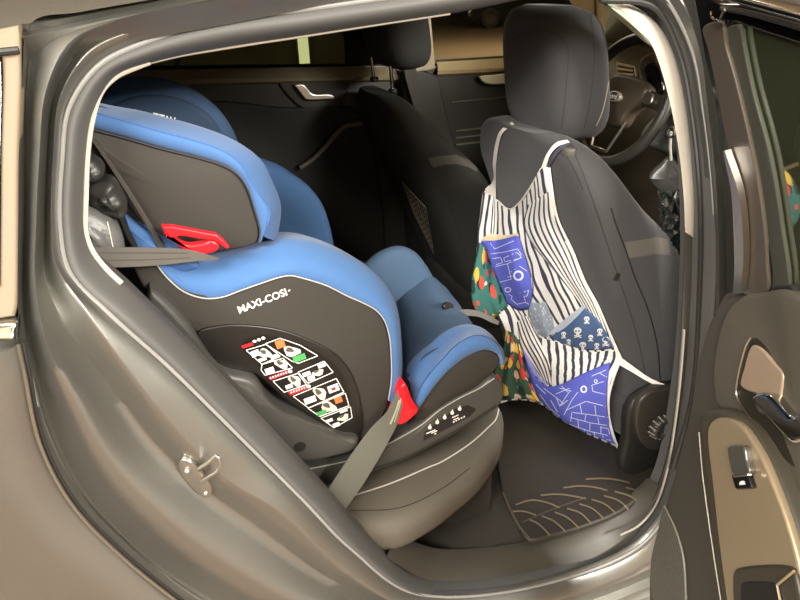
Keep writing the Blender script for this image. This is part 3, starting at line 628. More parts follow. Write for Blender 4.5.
# base of the seat
bd = MB().pad(spl(CY([(250, 376), (300, 414), (345, 440), (372, 440), (386, 440), (420, 423), (445, 406), (480, 386), (492, 376), (485, 360), (440, 380), (400, 385), (340, 375)], .245), 60, closed=True), (0, .32, 0), .01); bd.build('dark_gap_filler', CSBLK, cs)  # black slab added to fill the shaded gap between shell and base
BSL = [(296, 473), (320, 467), (348, 460.5), (372, 452), (386, 445), (402, 436), (420, 426), (440, 410), (460, 398), (480, 388), (494, 378), (503, 384), (503.5, 398), (498, 408), (484, 418), (470, 426), (455, 435), (440, 443), (425, 451), (410, 459), (380, 470), (340, 483), (300, 490)]
base = MB().pad(spl(CY(BSL, .198), 110, closed=True), (0, .40, 0), .006, dome=.002).build('base', CSBASE, cs)
bb = bvh(base)
lb = MB()
patch(lb, bb, [(423, 441), (424.5, 432), (440, 420), (456, 408), (468, 405), (476, 409), (470, 416), (450, 427), (432, 436.5)], 0, .0006)
for x, y in ((429.6, 426.6), (437, 421.4), (444.4, 416.6), (452, 412), (459.4, 408)):
    patch(lb, bb, [(x+1.9*math.cos(a), y+.6+1.9*math.sin(a)) for a in [k*math.pi/6 for k in range(12)]], 1, .0011)
    patch(lb, bb, [(x-1.3, y), (x+.3, y-3.2), (x+1.5, y-.4)], 1, .0012)
for k in range(5): patch(lb, bb, [(453.5+2.6*k+dx, 421.5-1.25*k+dy) for dx, dy in ((-.8, -.5), (.8, -1), (.9, .5), (-.7, 1))], 1, .0011)
for x, y, w in ((430.5, 431.5, 4.6), (434, 431.6, 3.0), (435, 433.4, 1.0), (455, 416, 3.2), (456, 418.4, 2.6)): stroke(lb, bb, [(x-w, y+w*.45), (x+w, y-w*.45)], 1.1, 1, .0011, step=2)
lb.build('recline_label', [PRINTK, PRINTW], base, smooth=False, recalc=False)
m = MB(); m.tube(spl([p+Vector((0, -.001, .001)) for p in CY([(306, 469.5), (348, 460.5), (386, 445), (420, 426), (440, 410), (460, 398), (480, 388), (494, 378.5)], .198)], 50), .0012, n=6); m.build('base_edge', mat('base_edge_grey', (150, 148, 138), .4), base)
for k in range(34):
    f = k/33; x = 392+f*84; y = 463-f*44+4*math.sin(f*3)
m = MB(); stroke(m, bb, [(372, 469), (410, 455.5), (440, 439.5), (470, 422.5), (497, 405)], 2.2, 0, .001); m.build('tread_strip', RUBBER2, base)
# red belt guides
m = MB().pad(spl(CY([(161.5, 226), (172, 226.2), (184, 228.4), (200, 231.5), (217, 234.6), (224, 240.5), (230, 247.5), (227, 249.5), (222, 246), (214, 240.6), (200, 239.5), (188, 237), (180, 236), (176, 238), (170, 238), (165, 234)], .180), 60, closed=True, smooth=False), (0, .012, 0), .003); rg = m.build('upper_belt_guide', RED, cs)
m = MB().pad(spl(CY([(164, 234), (170, 236), (177, 240), (187, 244.5), (200, 243.5), (207, 242), (210, 240), (216, 241.5), (220, 245.5), (216, 252), (204, 255), (194, 254.2), (182, 249), (172, 241)], .184), 50, closed=True), (0, .016, 0), .005); m.build('guide_hook', RED, rg)
m = MB().pad(spl(CY([(405, 384), (408.5, 389), (413, 401), (419, 410.5), (416, 415), (404, 424.5), (396.5, 424.5), (398, 405), (400, 389)], .182), 50, closed=True), (0, .05, 0), .005, dome=.003); m.build('lower_belt_guide', RED, cs)
# harness adjuster
m = MB(); c = stick(bcu, 449, 308, .004)
if c:
    n_ = (CAM-c).normalized(); e1 = Vector((.8, .3, -.35)).normalized(); e2 = n_.cross(e1).normalized()
    m.pad([c+e1*.018*math.cos(a)+e2*.011*math.sin(a) for a in [k*2*math.pi/28 for k in range(28)]], -(e1.cross(e2)).normalized()*.010 if (e1.cross(e2)).dot(n_) > 0 else (e1.cross(e2)).normalized()*.010, .004); m.build('harness_button', mat('brown_black_button', (38, 32, 26), .3), cs)
    m = MB(); q = T(454, 311.5, y=c.y-.008); m.pad([q+e1*.006*math.cos(a)+e2*.004*math.sin(a) for a in [k*2*math.pi/16 for k in range(16)]], -n_*.004, .001); m.build('button_rivet', CHROME, cs)
    a = spl([T(457, 310, y=c.y), T(470, 309.5, y=c.y-.01), T(480, 311.5, y=c.y-.02), T(490, 316, y=c.y-.02), T(499, 321, y=c.y)], 16)
    b = spl([T(457, 315, y=c.y), T(468, 315.5, y=c.y-.01), T(480, 317, y=c.y-.02), T(490, 322, y=c.y-.02), T(498, 325, y=c.y)], 16)
    m = MB().ribbon(a, b, .002); m.build('adjuster_strap', mat('light_grey_strap', (98, 96, 92), .7, bump=.3, bscale=900), cs)
# ---- seat belt running through the red guides
sb = thing('seat_belt', 'grey seat belt threaded through the red guides of the child seat', 'seat belt', (.05, .15, .5))
a = spl(C3([(78, 246, .135), (92, 247, .14), (120, 247.2, .155), (150, 247.5, .168), (184, 249, .178), (206, 254, .186), (219, 258.5, .195)]), 30)
b = spl(C3([(88, 268, .135), (106, 267.5, .14), (130, 266.8, .155), (160, 265, .168), (192, 261.5, .178), (208, 260, .186), (220, 259.3, .195)]), 30)
s1 = MB().ribbon(a, b, .0018).build('shoulder_strap', BELT, sb)
m = MB()
for f in (.3, .68): stroke(m, bvh(s1), [(90+6*f, 247+20*f), (150+8*f, 247.5+17.5*f), (186+6*f, 249.5+12*f)], 1.1, off=.0008)
m.build('weave_line', mat('webbing_line', (60, 57, 52), .7), s1)
a = spl(C3([(398, 390, .188), (392, 402, .18), (386, 413, .178), (372, 427, .172), (358, 445, .165), (340, 471, .155), (326, 492, .148), (318, 505, .145)]), 30)
b = spl(C3([(403, 392, .188), (402, 405, .18), (397, 424, .178), (391, 436, .172), (384, 449, .165), (363, 484, .155), (346, 508, .148), (338, 522, .145)]), 30)
s2 = MB().ribbon(a, b, .0018).build('lap_strap', BELT2, sb)
m = MB(); stroke(m, bvh(s2), [(399, 400), (396, 410), (390, 424)], 1.6, off=.0009); stroke(m, bvh(s2), [(401, 396), (399, 407), (394, 422)], .9, off=.0009); m.build('fold_highlight', mat('webbing_highlight', (176, 170, 148), .6), s2)  # pale strokes paint a highlight onto the belt fold
# ================================================================ front seats
def xr(z, dx): return dx + (.735+.44*(.93-z) if z < .93 else .735+.22*(.93-z))
def seat_back(lev, dx, yc):
    """reclined backrest from horizontal sections: (z, half width, thickness, corner)"""
    rows = []
    for z, hw, t, cr in lev:
        x0 = xr(z, dx); loop = []
        pts = [(0, -.0), (-.012, 0)]
        for k in range(56):
            a = 2*math.pi*k/56; ca, sa = math.cos(a), math.sin(a); e = cr
            px = math.copysign(abs(ca)**e, ca); py = math.copysign(abs(sa)**e, sa)
            bol = .018*(abs(py)**3) if px > 0 else 0     # side bolsters stand proud on the front
            loop.append(Vector((x0+t/2+px*t/2+bol, yc+py*hw, z+.10*(px*t/2))))
        rows.append(loop)
    return MB().grid(rows, cu=True).poly(rows[0][::-1]).poly(rows[-1])
LEV = [(.20, .23, .20, .5), (.30, .24, .22, .45), (.42, .25, .225, .42), (.55, .256, .25, .42), (.68, .257, .24, .42), (.80, .254, .21, .42), (.88, .248, .16, .44), (.93, .244, .135, .48), (.965, .230, .115, .55), (.998, .202, .095, .62), (1.02, .155, .075, .75), (1.033, .09, .05, .9)]
def spl_lev(L):
    A = spl([Vector((a, b, c)) for a, b, c, d in L], 40); D = spl([Vector((a, d, 0)) for a, b, c, d in L], 40)
    return [(p.x, p.y, p.z, q.y) for p, q in zip(A, D)]
ds = thing('front_seat', 'charcoal driver seat with a striped fabric pocket hanging on its back', 'car seat', (1.0, .45, .16), 'front seats')
dback = seat_back(spl_lev(LEV), -.02, .472).build('backrest', SEATF, ds)
bd_ = bvh(dback)
m = MB()
stroke(m, bd_, [(573, 150), (585, 178), (598, 215), (612, 258), (626, 300), (638, 340), (646, 380), (648, 400)], 1.0, off=.0008)
stroke(m, bd_, [(556, 142), (572, 165), (583, 190)], .8, off=.0008)
m.build('backrest_seam', mat('dark_seam', (44, 43, 42), .9), dback)
m = MB(); stroke(m, bd_, [(611, 208), (616, 225), (624, 246), (634, 275), (648, 310), (657, 345), (660, 380)], 1.3, off=.0009); m.build('airbag_seam', mat('black_seam', (20, 20, 20), .9), dback)
m = MB()
top = [(624, 242), (640, 240), (655, 237), (668, 239), (682, 247)]; bo_ = [(629, 258), (643, 256), (656, 254), (670, 255), (684, 264)]
for i in range(4): gridpatch(m, bd_, [top[i], top[i+1], bo_[i+1], bo_[i]], 4, 3, 0, .001)
m.build('accent_band', SEATB, dback)
tg = stick(bd_, 617, 276, .002)
if tg: MB().box(tg, (.008, .004, .016), rot=Matrix.Rotation(.35, 3, 'Y')).build('airbag_tag', DARKP, dback, smooth=False)
# head restraint: rounded block leaning with the backrest
def head_restraint(cx, cy, cz, parent, mt, w=.135, h=.115, d=.062, lean=.16, topw=.8):
    rows = []
    for j in range(25):
        v = -1+2*j/24; r = max(.0, 1-abs(v)**4.2)**.5
        ww = w*(1-(1-topw)*(v+1)/2 if v > -1 else 1)
        loop = []
        for k in range(48):
            a = 2*math.pi*k/48; ca, sa = math.cos(a), math.sin(a)
            px = math.copysign(abs(ca)**.6, ca)*d*(.35+.65*r); py = math.copysign(abs(sa)**.5, sa)*ww*(.55+.45*r)
            loop.append(Vector((cx+px-lean*v*h+.02*(py/w)**2, cy+py, cz+v*h)))
        rows.append(loop)
    return MB().grid(rows, cu=True).poly(rows[0][::-1]).poly(rows[-1]).build('headrest', mt, parent, ang=70)
dh = head_restraint(.772, .464, 1.138, ds, SEATF, w=.137, h=.130, d=.072, topw=.86)
bh = bvh(dh)
m = MB(); stroke(m, bh, [(606, 14), (609, 40), (610, 65), (607, 90), (602, 112), (596, 126)], 1.1, off=.0009); m.build('headrest_piping', mat('pale_seat_piping', (150, 142, 132), .8), dh)
m = MB(); stroke(m, bh, [(512, 40), (530, 32), (552, 32), (566, 44), (566, 90), (562, 128)], .8, off=.0008); stroke(m, bh, [(590, 10), (594, 50), (590, 100), (584, 128)], .8, off=.0008); m.build('headrest_seam', mat('dark_seam_thread', (50, 49, 49), .9), dh)
for y_ in (.39, .515):
    MB().tube([Vector((.76, y_, .98)), Vector((.775, y_, 1.08))], .006, n=12).build('headrest_post', CHROME, ds)
gp = T(568, 146, y=.31)
MB().pad([gp+Vector((.014*math.cos(a)*1.1, .022*math.sin(a), 0)) for a in [k*math.pi/10 for k in range(20)]], (0, 0, -.02), .006).build('post_guide', GREYP, ds)
# seat cushion, side cover with recline knob
m = MB().pad(spl([Vector((x, y, .37)) for x, y in [(.98, .22), (1.3, .21), (1.52, .23), (1.56, .45), (1.52, .67), (1.3, .69), (.98, .68)]], 60, closed=True), (0, 0, -.14), .04); m.build('cushion', SEATF, ds)
m = MB().pad(spl(CY([(622, 470), (627, 440), (628, 416), (634, 403), (645, 394), (660, 388), (690, 384), (740, 380), (740, 480), (700, 500), (672, 470), (655, 462), (640, 476)], .185), 50, closed=True, smooth=True), (0, .03, 0), .01, dome=.004); sc_ = m.build('side_cover', DARKP, ds)
m = MB().pad(spl(CY([(640, 402), (650, 393), (668, 389), (690, 388), (690, 450), (672, 447), (652, 451), (640, 440), (636, 420)], .172), 50, closed=True), (0, .02, 0), .006, dome=.004); m.build('cover_rim', mat('worn_black_plastic', (52, 48, 43), .45), sc_)
kc = T(658, 425, y=.142); rows = []
for y_, r_ in ((.0, .026), (-.004, .029), (-.014, .029), (-.020, .026), (-.022, .020), (-.014, .016)):
    rows.append([kc+Vector((math.cos(a)*r_*(1+(.06*math.cos(12*a) if r_ > .02 else 0)), y_, math.sin(a)*r_*(1+(.06*math.cos(12*a) if r_ > .02 else 0)))) for a in [k*2*math.pi/72 for k in range(72)]])
kn = MB().grid(rows, cu=True).poly(rows[-1]).build('recline_knob', mat('knob_black', (44, 42, 40), .35), ds)
m = MB()
for k in range(12):
    a = 2*math.pi*k/12+.26; m.tube([kc+Vector((math.cos(a)*.0305, -.003, math.sin(a)*.0305)), kc+Vector((math.cos(a)*.0265, -.0205, math.sin(a)*.0265))], .0022, n=6)
m.build('knob_grips', mat('knob_grip_edge', (112, 108, 100), .35), kn)
MB().box((1.22, .46, .20), (.44, .40, .07)).build('seat_frame', DARKP, ds, smooth=False)
m = MB().pad(spl(CY([(492, 405), (506, 400), (530, 402), (541, 420), (534, 436), (522, 441), (508, 432), (496, 418)], .62), 40, closed=True), (0.05, .10, 0), .015); m.build('rear_foot_cover', mat('foot_cover_black', (16, 16, 16), .6), ds)

pset = thing('front_seat', 'front passenger seat, darkened as in shade, beyond the child seat, map net on its back', 'car seat', (.92, 1.2, .16), 'front seats')
PDX = -.125
pback = seat_back(spl_lev([(z*.98, hw*.96, t*1.0, c) for z, hw, t, c in LEV]), PDX, 1.20).build('backrest', SEATF2, pset)
bp_ = bvh(pback)
m = MB(); top = [(428, 158), (440, 156), (456, 155), (468, 160), (477, 168)]; bo_ = [(432, 168), (443, 165), (456, 164), (468, 167), (477, 172)]
for i in range(4): gridpatch(m, bp_, [top[i], top[i+1], bo_[i+1], bo_[i]], 4, 3, 0, .001)
m.build('accent_band', mat('dim_accent_fabric', (92, 90, 82), .9), pback)
m = MB(); stroke(m, bp_, [(414, 102), (430, 116), (446, 133), (458, 150)], 1.0, off=.001); m.build('bolster_piping', mat('dim_piping', (96, 90, 76), .9), pback)
m = MB(); stroke(m, bp_, [(420, 150), (434, 170), (446, 195), (458, 230), (466, 258)], 1.0, off=.001); m.build('airbag_seam', CARPET, pback)
head_restraint(.68, 1.205, 1.20, pset, SEATF2, w=.155, h=.125, d=.075, topw=1.0)
for px_, by, ty in ((374, 78, 52), (393, 90, 60)):
    yy = 1.26 if px_ < 380 else 1.13
    m = MB().tube([T(px_, by+4, y=yy), T(px_-3, ty, y=yy)], .006, n=12); m.build('headrest_post', CHROME, pset)
    g = T(px_, by, y=yy); MB().pad([g+Vector((.014*math.cos(a), .016*math.sin(a), .004)) for a in [k*math.pi/8 for k in range(16)]], (0, 0, -.014), .004).build('post_guide', DARKP, pset)
MB().pad(spl([Vector((x, y, .37)) for x, y in [(.9, .97), (1.2, .96), (1.44, .98), (1.48, 1.2), (1.44, 1.42), (1.2, 1.43), (.9, 1.42)]], 60, closed=True), (0, 0, -.14), .04).build('cushion', SEATF2, pset)
MB().box((1.15, 1.2, .20), (.44, .40, .07)).build('seat_frame', DARKP, pset, smooth=False)
# elastic map net on the passenger backrest
net = MB(); NM = mat('map_net_elastic', (120, 112, 92), .8)
def netp(u, v):
    a = Vector((402+24*u, 182+26*u)); b = Vector((414+20*u, 214+40*u)); q = a.lerp(b, v)
    d = ray(q.x, q.y); h = bp_.ray_cast(CAM, d.normalized())
    return (h[0]-d.normalized()*.008) if h[0] else T(q.x, q.y, y=1.0)
for k in range(9):
    net.tube([netp(k/8, j/6) for j in range(7)], .0011, n=5); net.tube([netp(j/8, k/8) for j in range(9)], .0011, n=5)
net.tube([netp(j/8, 0) for j in range(9)], .003, n=6)
net.build('map_net', NM, pset)

# ================================================================ fabric organiser hanging on the driver seat
org = thing('seat_back_organizer', 'striped fabric pocket organizer hanging from the driver headrest', 'organizer', (.9, .45, .3))
def over_seat(px, py, y, gap=.012):
    """a cloth point on a picture ray: at depth y, but always in front of the backrest"""
    p = T(px, py, y=y); d = ray(px, py).normalized(); h = bd_.ray_cast(CAM, d)
    if h[0] is not None:
        L = (h[0]-CAM).length-gap
        if (p-CAM).length > L: p = CAM+d*L
    return p
top = [(483, 191, .665), (492, 184, .66), (497, 201, .64), (508, 209, .58), (518, 204, .54), (530, 188, .48), (541, 169, .42), (548, 167, .40)]
botm = [(498, 404, .56), (515, 400, .52), (540, 404, .46), (560, 419, .40), (585, 433, .34), (618, 448, .28)]
left = [(483, 191, .665), (480, 216, .66), (477, 240, .64), (478, 270, .62), (488, 300, .60), (502, 330, .58), (506, 365, .57), (498, 404, .56)]
right = [(548, 167, .40), (551, 190, .375), (557, 220, .35), (572, 252, .32), (584, 282, .30), (596, 304, .285), (610, 336, .265), (621, 358, .25), (611, 382, .255), (608, 412, .265), (618, 448, .28)]
V3 = lambda L: [Vector(p) for p in L]
G = coons(V3(top), V3(botm), V3(left), V3(right), 46, 80)
rows = []
for j, r in enumerate(G):
    row = []
    for i, q in enumerate(r):
        p = over_seat(q.x, q.y, q.z)
        u, v = i/45, j/79
        p += -ray(q.x, q.y).normalized()*(.005+.005*math.sin(u*17+v*4)*math.sin(math.pi*min(1, v*1.4))+.004*math.sin(u*7-v*9)) if 0 < i < 45 else Vector()
        row.append(p)
    rows.append(row)
def uvnode(nt):
    n = nt.nodes.new('ShaderNodeUVMap'); n.uv_map = 'UVMap'; s = nt.nodes.new('ShaderNodeSeparateXYZ'); nt.links.new(n.outputs[0], s.inputs[0]); return n, s
def stripes(name, count, duty=.36, warp=.0, c1=(236, 232, 226), c2=(58, 60, 78), wscale=4.0, tilt=0.0):
    m = mat(name, c1, .9, bump=.35, bscale=1000); nt = m.node_tree; b = nt.nodes['Principled BSDF']; n, s = uvnode(nt)
    def math_(op, a, bb=None):
        k = nt.nodes.new('ShaderNodeMath'); k.operation = op
        for i, v in enumerate((a, bb)):
            if v is None: continue
            if isinstance(v, (int, float)): k.inputs[i].default_value = v
            else: nt.links.new(v, k.inputs[i])
        return k.outputs[0]
    nz = nt.nodes.new('ShaderNodeTexNoise'); nz.inputs['Scale'].default_value = wscale; nt.links.new(n.outputs[0], nz.inputs['Vector'])
    w = math_('MULTIPLY', math_('SUBTRACT', nz.outputs['Fac'], .5), warp)
    u = math_('ADD', math_('ADD', s.outputs[0], w), math_('MULTIPLY', s.outputs[1], tilt))
    f = math_('FRACT', math_('MULTIPLY', u, count)); g = math_('LESS_THAN', f, duty)
    mx = nt.nodes.new('ShaderNodeMix'); mx.data_type = 'RGBA'; mx.inputs[6].default_value = (*lin(c1), 1); mx.inputs[7].default_value = (*lin(c2), 1)
    nt.links.new(g, mx.inputs[0]); nt.links.new(mx.outputs[2], b.inputs['Base Color']); return m
STR1 = stripes('navy_striped_cotton', 14, .36, .12)
cl = MB().grid(rows, uv=True).build('bib_panel', STR1, org, recalc=False, ang=180)
md = cl.modifiers.new('cloth_thickness', 'SOLIDIFY'); md.thickness = .0016; md.offset = 0
bcl = bvh(cl)
def on_cloth(px, py, y, gap):
    p = T(px, py, y=y); d = ray(px, py).normalized()
    for bv in (bcl, bd_):
        h = bv.ray_cast(CAM, d)
        if h[0] is not None:
            L = (h[0]-CAM).length-gap
            if (p-CAM).length > L: p = CAM+d*L
    return p
def pocket(name, top, bot, left, right, mt, y, bulge=.02, nu=22, nv=22, gap=.004, fold=.003, parent=None, seed=0):
    G = coons([Vector((a, b, 0)) for a, b in top], [Vector((a, b, 0)) for a, b in bot], [Vector((a, b, 0)) for a, b in left], [Vector((a, b, 0)) for a, b in right], nu, nv)
    rows = []
    for j, r in enumerate(G):
        row = []
        for i, q in enumerate(r):
            u, v = i/(nu-1), j/(nv-1); e = math.sin(math.pi*u)**.6*(math.sin(math.pi*(.15+.85*v))**.7)
            p = on_cloth(q.x, q.y, y, gap) - ray(q.x, q.y).normalized()*(bulge*e+fold*math.sin(u*11+seed+v*3)*e)
            row.append(p)
        rows.append(row)
    o = MB().grid(rows, uv=True).build(name, mt, parent or org, recalc=False, ang=180)
    md = o.modifiers.new('cloth_thickness', 'SOLIDIFY'); md.thickness = .0014; md.offset = 0
    return o
def floral(name, base, cols, scale=9, thr=.3, seed=0):
    m = mat(name, base, .9, bump=.3, bscale=900); nt = m.node_tree; b = nt.nodes['Principled BSDF']; n, s = uvnode(nt)
    prev = None
    for i, (c, sc, th) in enumerate(cols):
        v = nt.nodes.new('ShaderNodeTexVoronoi'); v.inputs['Scale'].default_value = sc; v.inputs['Randomness'].default_value = 1
        mp = nt.nodes.new('ShaderNodeMapping'); mp.inputs['Location'].default_value = (i*3.7+seed, i*1.9, 0); nt.links.new(n.outputs[0], mp.inputs[0])
        nz = nt.nodes.new('ShaderNodeTexNoise'); nz.inputs['Scale'].default_value = sc*1.7; nt.links.new(mp.outputs[0], nz.inputs['Vector'])
        ad = nt.nodes.new('ShaderNodeVectorMath'); ad.operation = 'MULTIPLY_ADD'; ad.inputs[1].default_value = (.12,)*3
        nt.links.new(nz.outputs['Color'], ad.inputs[0]); nt.links.new(mp.outputs[0], ad.inputs[2]); nt.links.new(ad.outputs[0], v.inputs['Vector'])
        lt = nt.nodes.new('ShaderNodeMath'); lt.operation = 'LESS_THAN'; lt.inputs[1].default_value = th; nt.links.new(v.outputs['Distance'], lt.inputs[0])
        mx = nt.nodes.new('ShaderNodeMix'); mx.data_type = 'RGBA'; mx.inputs[7].default_value = (*lin(c), 1)
        if prev is None: mx.inputs[6].default_value = (*lin(base), 1)
        else: nt.links.new(prev, mx.inputs[6])
        nt.links.new(lt.outputs[0], mx.inputs[0]); prev = mx.outputs[2]
    nt.links.new(prev, b.inputs['Base Color']); return m
FL1 = floral('green_floral_cotton', (58, 116, 108), [((30, 62, 54), 3.6, .30), ((222, 178, 66), 2.6, .26), ((214, 84, 66), 2.9, .27), ((230, 214, 184), 3.3, .22), ((230, 140, 54), 3.6, .17), ((26, 44, 40), 4, .12)])
FL2 = floral('dark_floral_cotton', (54, 84, 66), [((28, 48, 38), 3.6, .32), ((206, 62, 60), 2.6, .28), ((226, 182, 76), 2.9, .26), ((230, 204, 172), 3.2, .24), ((236, 136, 48), 3.4, .18), ((80, 116, 90), 4, .16)], seed=5)
FL3 = floral('pale_blue_flower_cotton', (142, 152, 166), [((196, 200, 204), 8, .22), ((236, 226, 190), 5, .16), ((214, 190, 110), 5, .07)], seed=2)
PERI = mat('periwinkle_cotton', (84, 92, 186), .9, bump=.35, bscale=1000, var=.08, vscale=30)
SKUL = mat('slate_blue_cotton', (66, 92, 132), .9, bump=.35, bscale=1000, var=.08, vscale=30)
LINE_ = mat('white_line_print', (214, 216, 236), .8)
# right hand stripe panel folded over the bib
m_ = stripes('bias_striped_cotton', 6, .36, .05, tilt=.25)
pocket('folded_stripe_panel', [(546, 190), (551, 190)], [(596, 330), (612, 345)], [(528, 205), (524, 225), (533, 245), (552, 268), (576, 298), (596, 330)], [(551, 190), (557, 220), (572, 252), (584, 282), (598, 308), (612, 345)], m_, .5, .004, gap=.003, nu=16, nv=30)
# plain striped gusset below
m2 = stripes('fine_striped_cotton', 10, .4, .05)
pocket('lower_stripe_panel', [(530, 335), (556, 342), (585, 352), (614, 350)], [(536, 378), (548, 388), (575, 378), (608, 362)], [(530, 335), (534, 358), (536, 378)], [(614, 350), (612, 356), (608, 362)], m2, .5, .006, gap=.004)
p3_ = pocket('floral_side_pocket', [(480, 242), (484, 246), (488, 252)], [(480, 317), (490, 320), (508, 306)], [(480, 242), (475, 262), (471, 286), (473, 304), (480, 317)], [(488, 252), (493, 268), (500, 284), (508, 306)], FL1, .59, .03, fold=.006, seed=1)
p1_ = pocket('van_print_pocket', [(481, 241), (498, 240), (519, 235)], [(508, 304), (518, 310), (529, 309)], [(481, 241), (487, 256), (498, 281), (508, 304)], [(519, 235), (522, 246), (529, 268), (533, 288), (529, 309)], PERI, .60, .03, gap=.012, fold=.002)
bpk = bvh(p1_); m = MB()
def LP(L): return [(460+a/5, 200+b/5) for a, b in L]
for L in ([(150, 215), (175, 245), (270, 205)], [(140, 270), (215, 262), (290, 245), (308, 275)], [(140, 295), (205, 287), (215, 312), (160, 330)], [(220, 290), (285, 262), (305, 280), (300, 292), (228, 308), (220, 290)], [(165, 335), (240, 318), (322, 280)], [(240, 320), (258, 395), (200, 410)], [(255, 360), (300, 330), (335, 355)], [(240, 385), (262, 380)], [(245, 470), (262, 480), (258, 495), (285, 520), (330, 510)], [(300, 465), (345, 450), (335, 480), (320, 478), (330, 510), (345, 520)], [(300, 195), (345, 320), (362, 440)]):
    for i in range(len(L)-1): stroke(m, bpk, LP(L[i:i+2]), .55, off=.0012, step=3)
def ring(mb, bv, c, rx, ry, w): stroke(mb, bv, [(c[0]+rx*math.cos(k*math.pi/9), c[1]+ry*math.sin(k*math.pi/9)) for k in range(19)], w, off=.0012, step=1.2)
ring(m, bpk, LP([(293, 377)])[0], 4.2, 4.2, 1.9); ring(m, bpk, LP([(241, 448)])[0], 3.0, 2.2, .8)
m.build('van_print', LINE_, p1_, recalc=False)
rt = spl([on_cloth(a, b, .6, .02) for a, b in [(481, 242), (498, 241), (519, 236)]], 14); rb = spl([on_cloth(a, b, .6, .006) for a, b in [(482, 239), (489, 234), (503, 235), (518, 233)]], 14)
MB().grid([rt, [a.lerp(b, .5)+Vector((-.004, -.004, .004)) for a, b in zip(rt, rb)], rb]).build('pocket_lining', mat('cream_lining', (226, 206, 168), .9), p1_)
pocket('pale_flower_pocket', [(530, 301), (537, 303), (545, 302)], [(538, 334), (546, 337), (554, 330)], [(530, 301), (528, 312), (532, 326), (538, 334)], [(545, 302), (550, 312), (553, 322), (554, 330)], FL3, .5, .01, gap=.006)
p4_ = pocket('skull_print_pocket', [(549, 337), (562, 330), (576, 318), (585, 308)], [(556, 340), (568, 345), (590, 350), (614, 348)], [(549, 337), (552, 338.5), (556, 340)], [(585, 308), (596, 318), (606, 332), (614, 348)], SKUL, .5, .014, gap=.008)
bsk = bvh(p4_)
for x, y, s in ((578, 331, 1.25), (587, 319, .9), (564, 334, .8), (591, 337, .8), (583, 345, 1.1), (600, 331, .9), (606, 340, 1.15), (569, 341, .7), (597, 345, .8)):
    m = MB(); patch(m, bsk, [(x+3.1*s*math.cos(a), y-.6*s+2.6*s*math.sin(a)) for a in [k*math.pi/7 for k in range(14)]], 0, .0012)
    patch(m, bsk, [(x-1.5*s, y+1*s), (x+1.5*s, y+1*s), (x+1.2*s, y+3.4*s), (x-1.2*s, y+3.4*s)], 0, .0012)
    for dx in (-1.2, 1.2): patch(m, bsk, [(x+dx*s+.75*s*math.cos(a), y-.4*s+.8*s*math.sin(a)) for a in [k*math.pi/4 for k in range(8)]], 1, .0022)
    stroke(m, bsk, [(x-3*s, y+5*s), (x+3*s, y+3.2*s)], .7*s, 0, .0012, 2); stroke(m, bsk, [(x-3*s, y+3.2*s), (x+3*s, y+5*s)], .7*s, 0, .0012, 2)
    if m.v: m.build('skull_print', [PRINTW, SKUL], p4_, recalc=False, smooth=False)
rt = spl([on_cloth(a, b, .5, .012) for a, b in [(547, 336), (562, 330), (576, 318), (585, 308)]], 14); rb = spl([on_cloth(a, b, .5, .006) for a, b in [(548, 333), (558, 325), (570, 315), (583, 305)]], 14)
MB().grid([rt, [a.lerp(b, .5)-ray(570, 320)*.003 for a, b in zip(rt, rb)], rb]).build('pocket_hem', mat('pale_blue_hem', (176, 184, 196), .9), p4_)
p5_ = pocket('brick_print_pocket', [(523, 350), (532, 372), (546, 386), (562, 384), (582, 374), (610, 362)], [(540, 401), (560, 418), (585, 433), (617, 448)], [(523, 350), (526, 366), (532, 384), (540, 401)], [(610, 362), (608, 380), (607, 398), (609, 420), (617, 448)], PERI, .52, .022, nu=34, nv=24, gap=.010, fold=.004)
bbr = bvh(p5_); m = MB()
def BP(L): return [(560+a/5, 340+b/5) for a, b in L]
for L in ([(30, 350), (130, 305), (230, 330)], [(60, 360), (140, 370), (240, 385)], [(50, 385), (150, 412), (235, 425)], [(45, 418), (150, 455), (240, 475)], [(85, 445), (190, 490), (255, 500)], [(160, 225), (240, 200)], [(160, 225), (165, 255), (225, 270)], [(100, 320), (110, 365)], [(175, 325), (180, 375)], [(60, 362), (55, 405)], [(130, 372), (125, 405)], [(190, 385), (195, 418)], [(90, 400), (95, 440)], [(150, 415), (150, 450)], [(205, 430), (205, 470)], [(120, 445), (125, 470)], [(170, 460), (180, 490)], [(215, 475), (215, 498)], [(20, 375), (60, 300), (90, 260)], [(0, 330), (50, 255)], [(0, 240), (60, 255)], [(160, 180), (230, 150)], [(200, 165), (235, 185)], [(200, 435), (240, 440), (250, 470)]):
    for i in range(len(L)-1): stroke(m, bbr, BP(L[i:i+2]), .6, off=.0012, step=3)
def BQ(L): return [(480+a/5, 300+b/5) for a, b in L]
for L in ([(300, 470), (350, 540), (400, 580)], [(320, 440), (400, 500), (420, 520)], [(280, 420), (330, 470)], [(380, 470), (450, 440)], [(385, 490), (400, 530), (440, 500)], [(410, 430), (440, 460)], [(355, 500), (390, 560)]):
    for i in range(len(L)-1): stroke(m, bbr, BQ(L[i:i+2]), .6, off=.0012, step=3)
ring(m, bbr, (584, 389), 2.6, 3.0, 1.6); ring(m, bbr, (596, 381), 1.4, 1.8, .9)
m.build('brick_print', LINE_, p5_, recalc=False)
rt = spl([on_cloth(a, b, .56, .014) for a, b in [(523, 350), (527, 362), (534, 374), (546, 386)]], 14); rb = spl([on_cloth(a, b, .56, .006) for a, b in [(526, 350), (534, 360), (540, 374), (548, 384)]], 14)
MB().grid([rt, [a.lerp(b, .5)-ray(535, 365)*.003 for a, b in zip(rt, rb)], rb]).build('pocket_lining', mat('pale_periwinkle_lining', (150, 152, 206), .9), p5_)
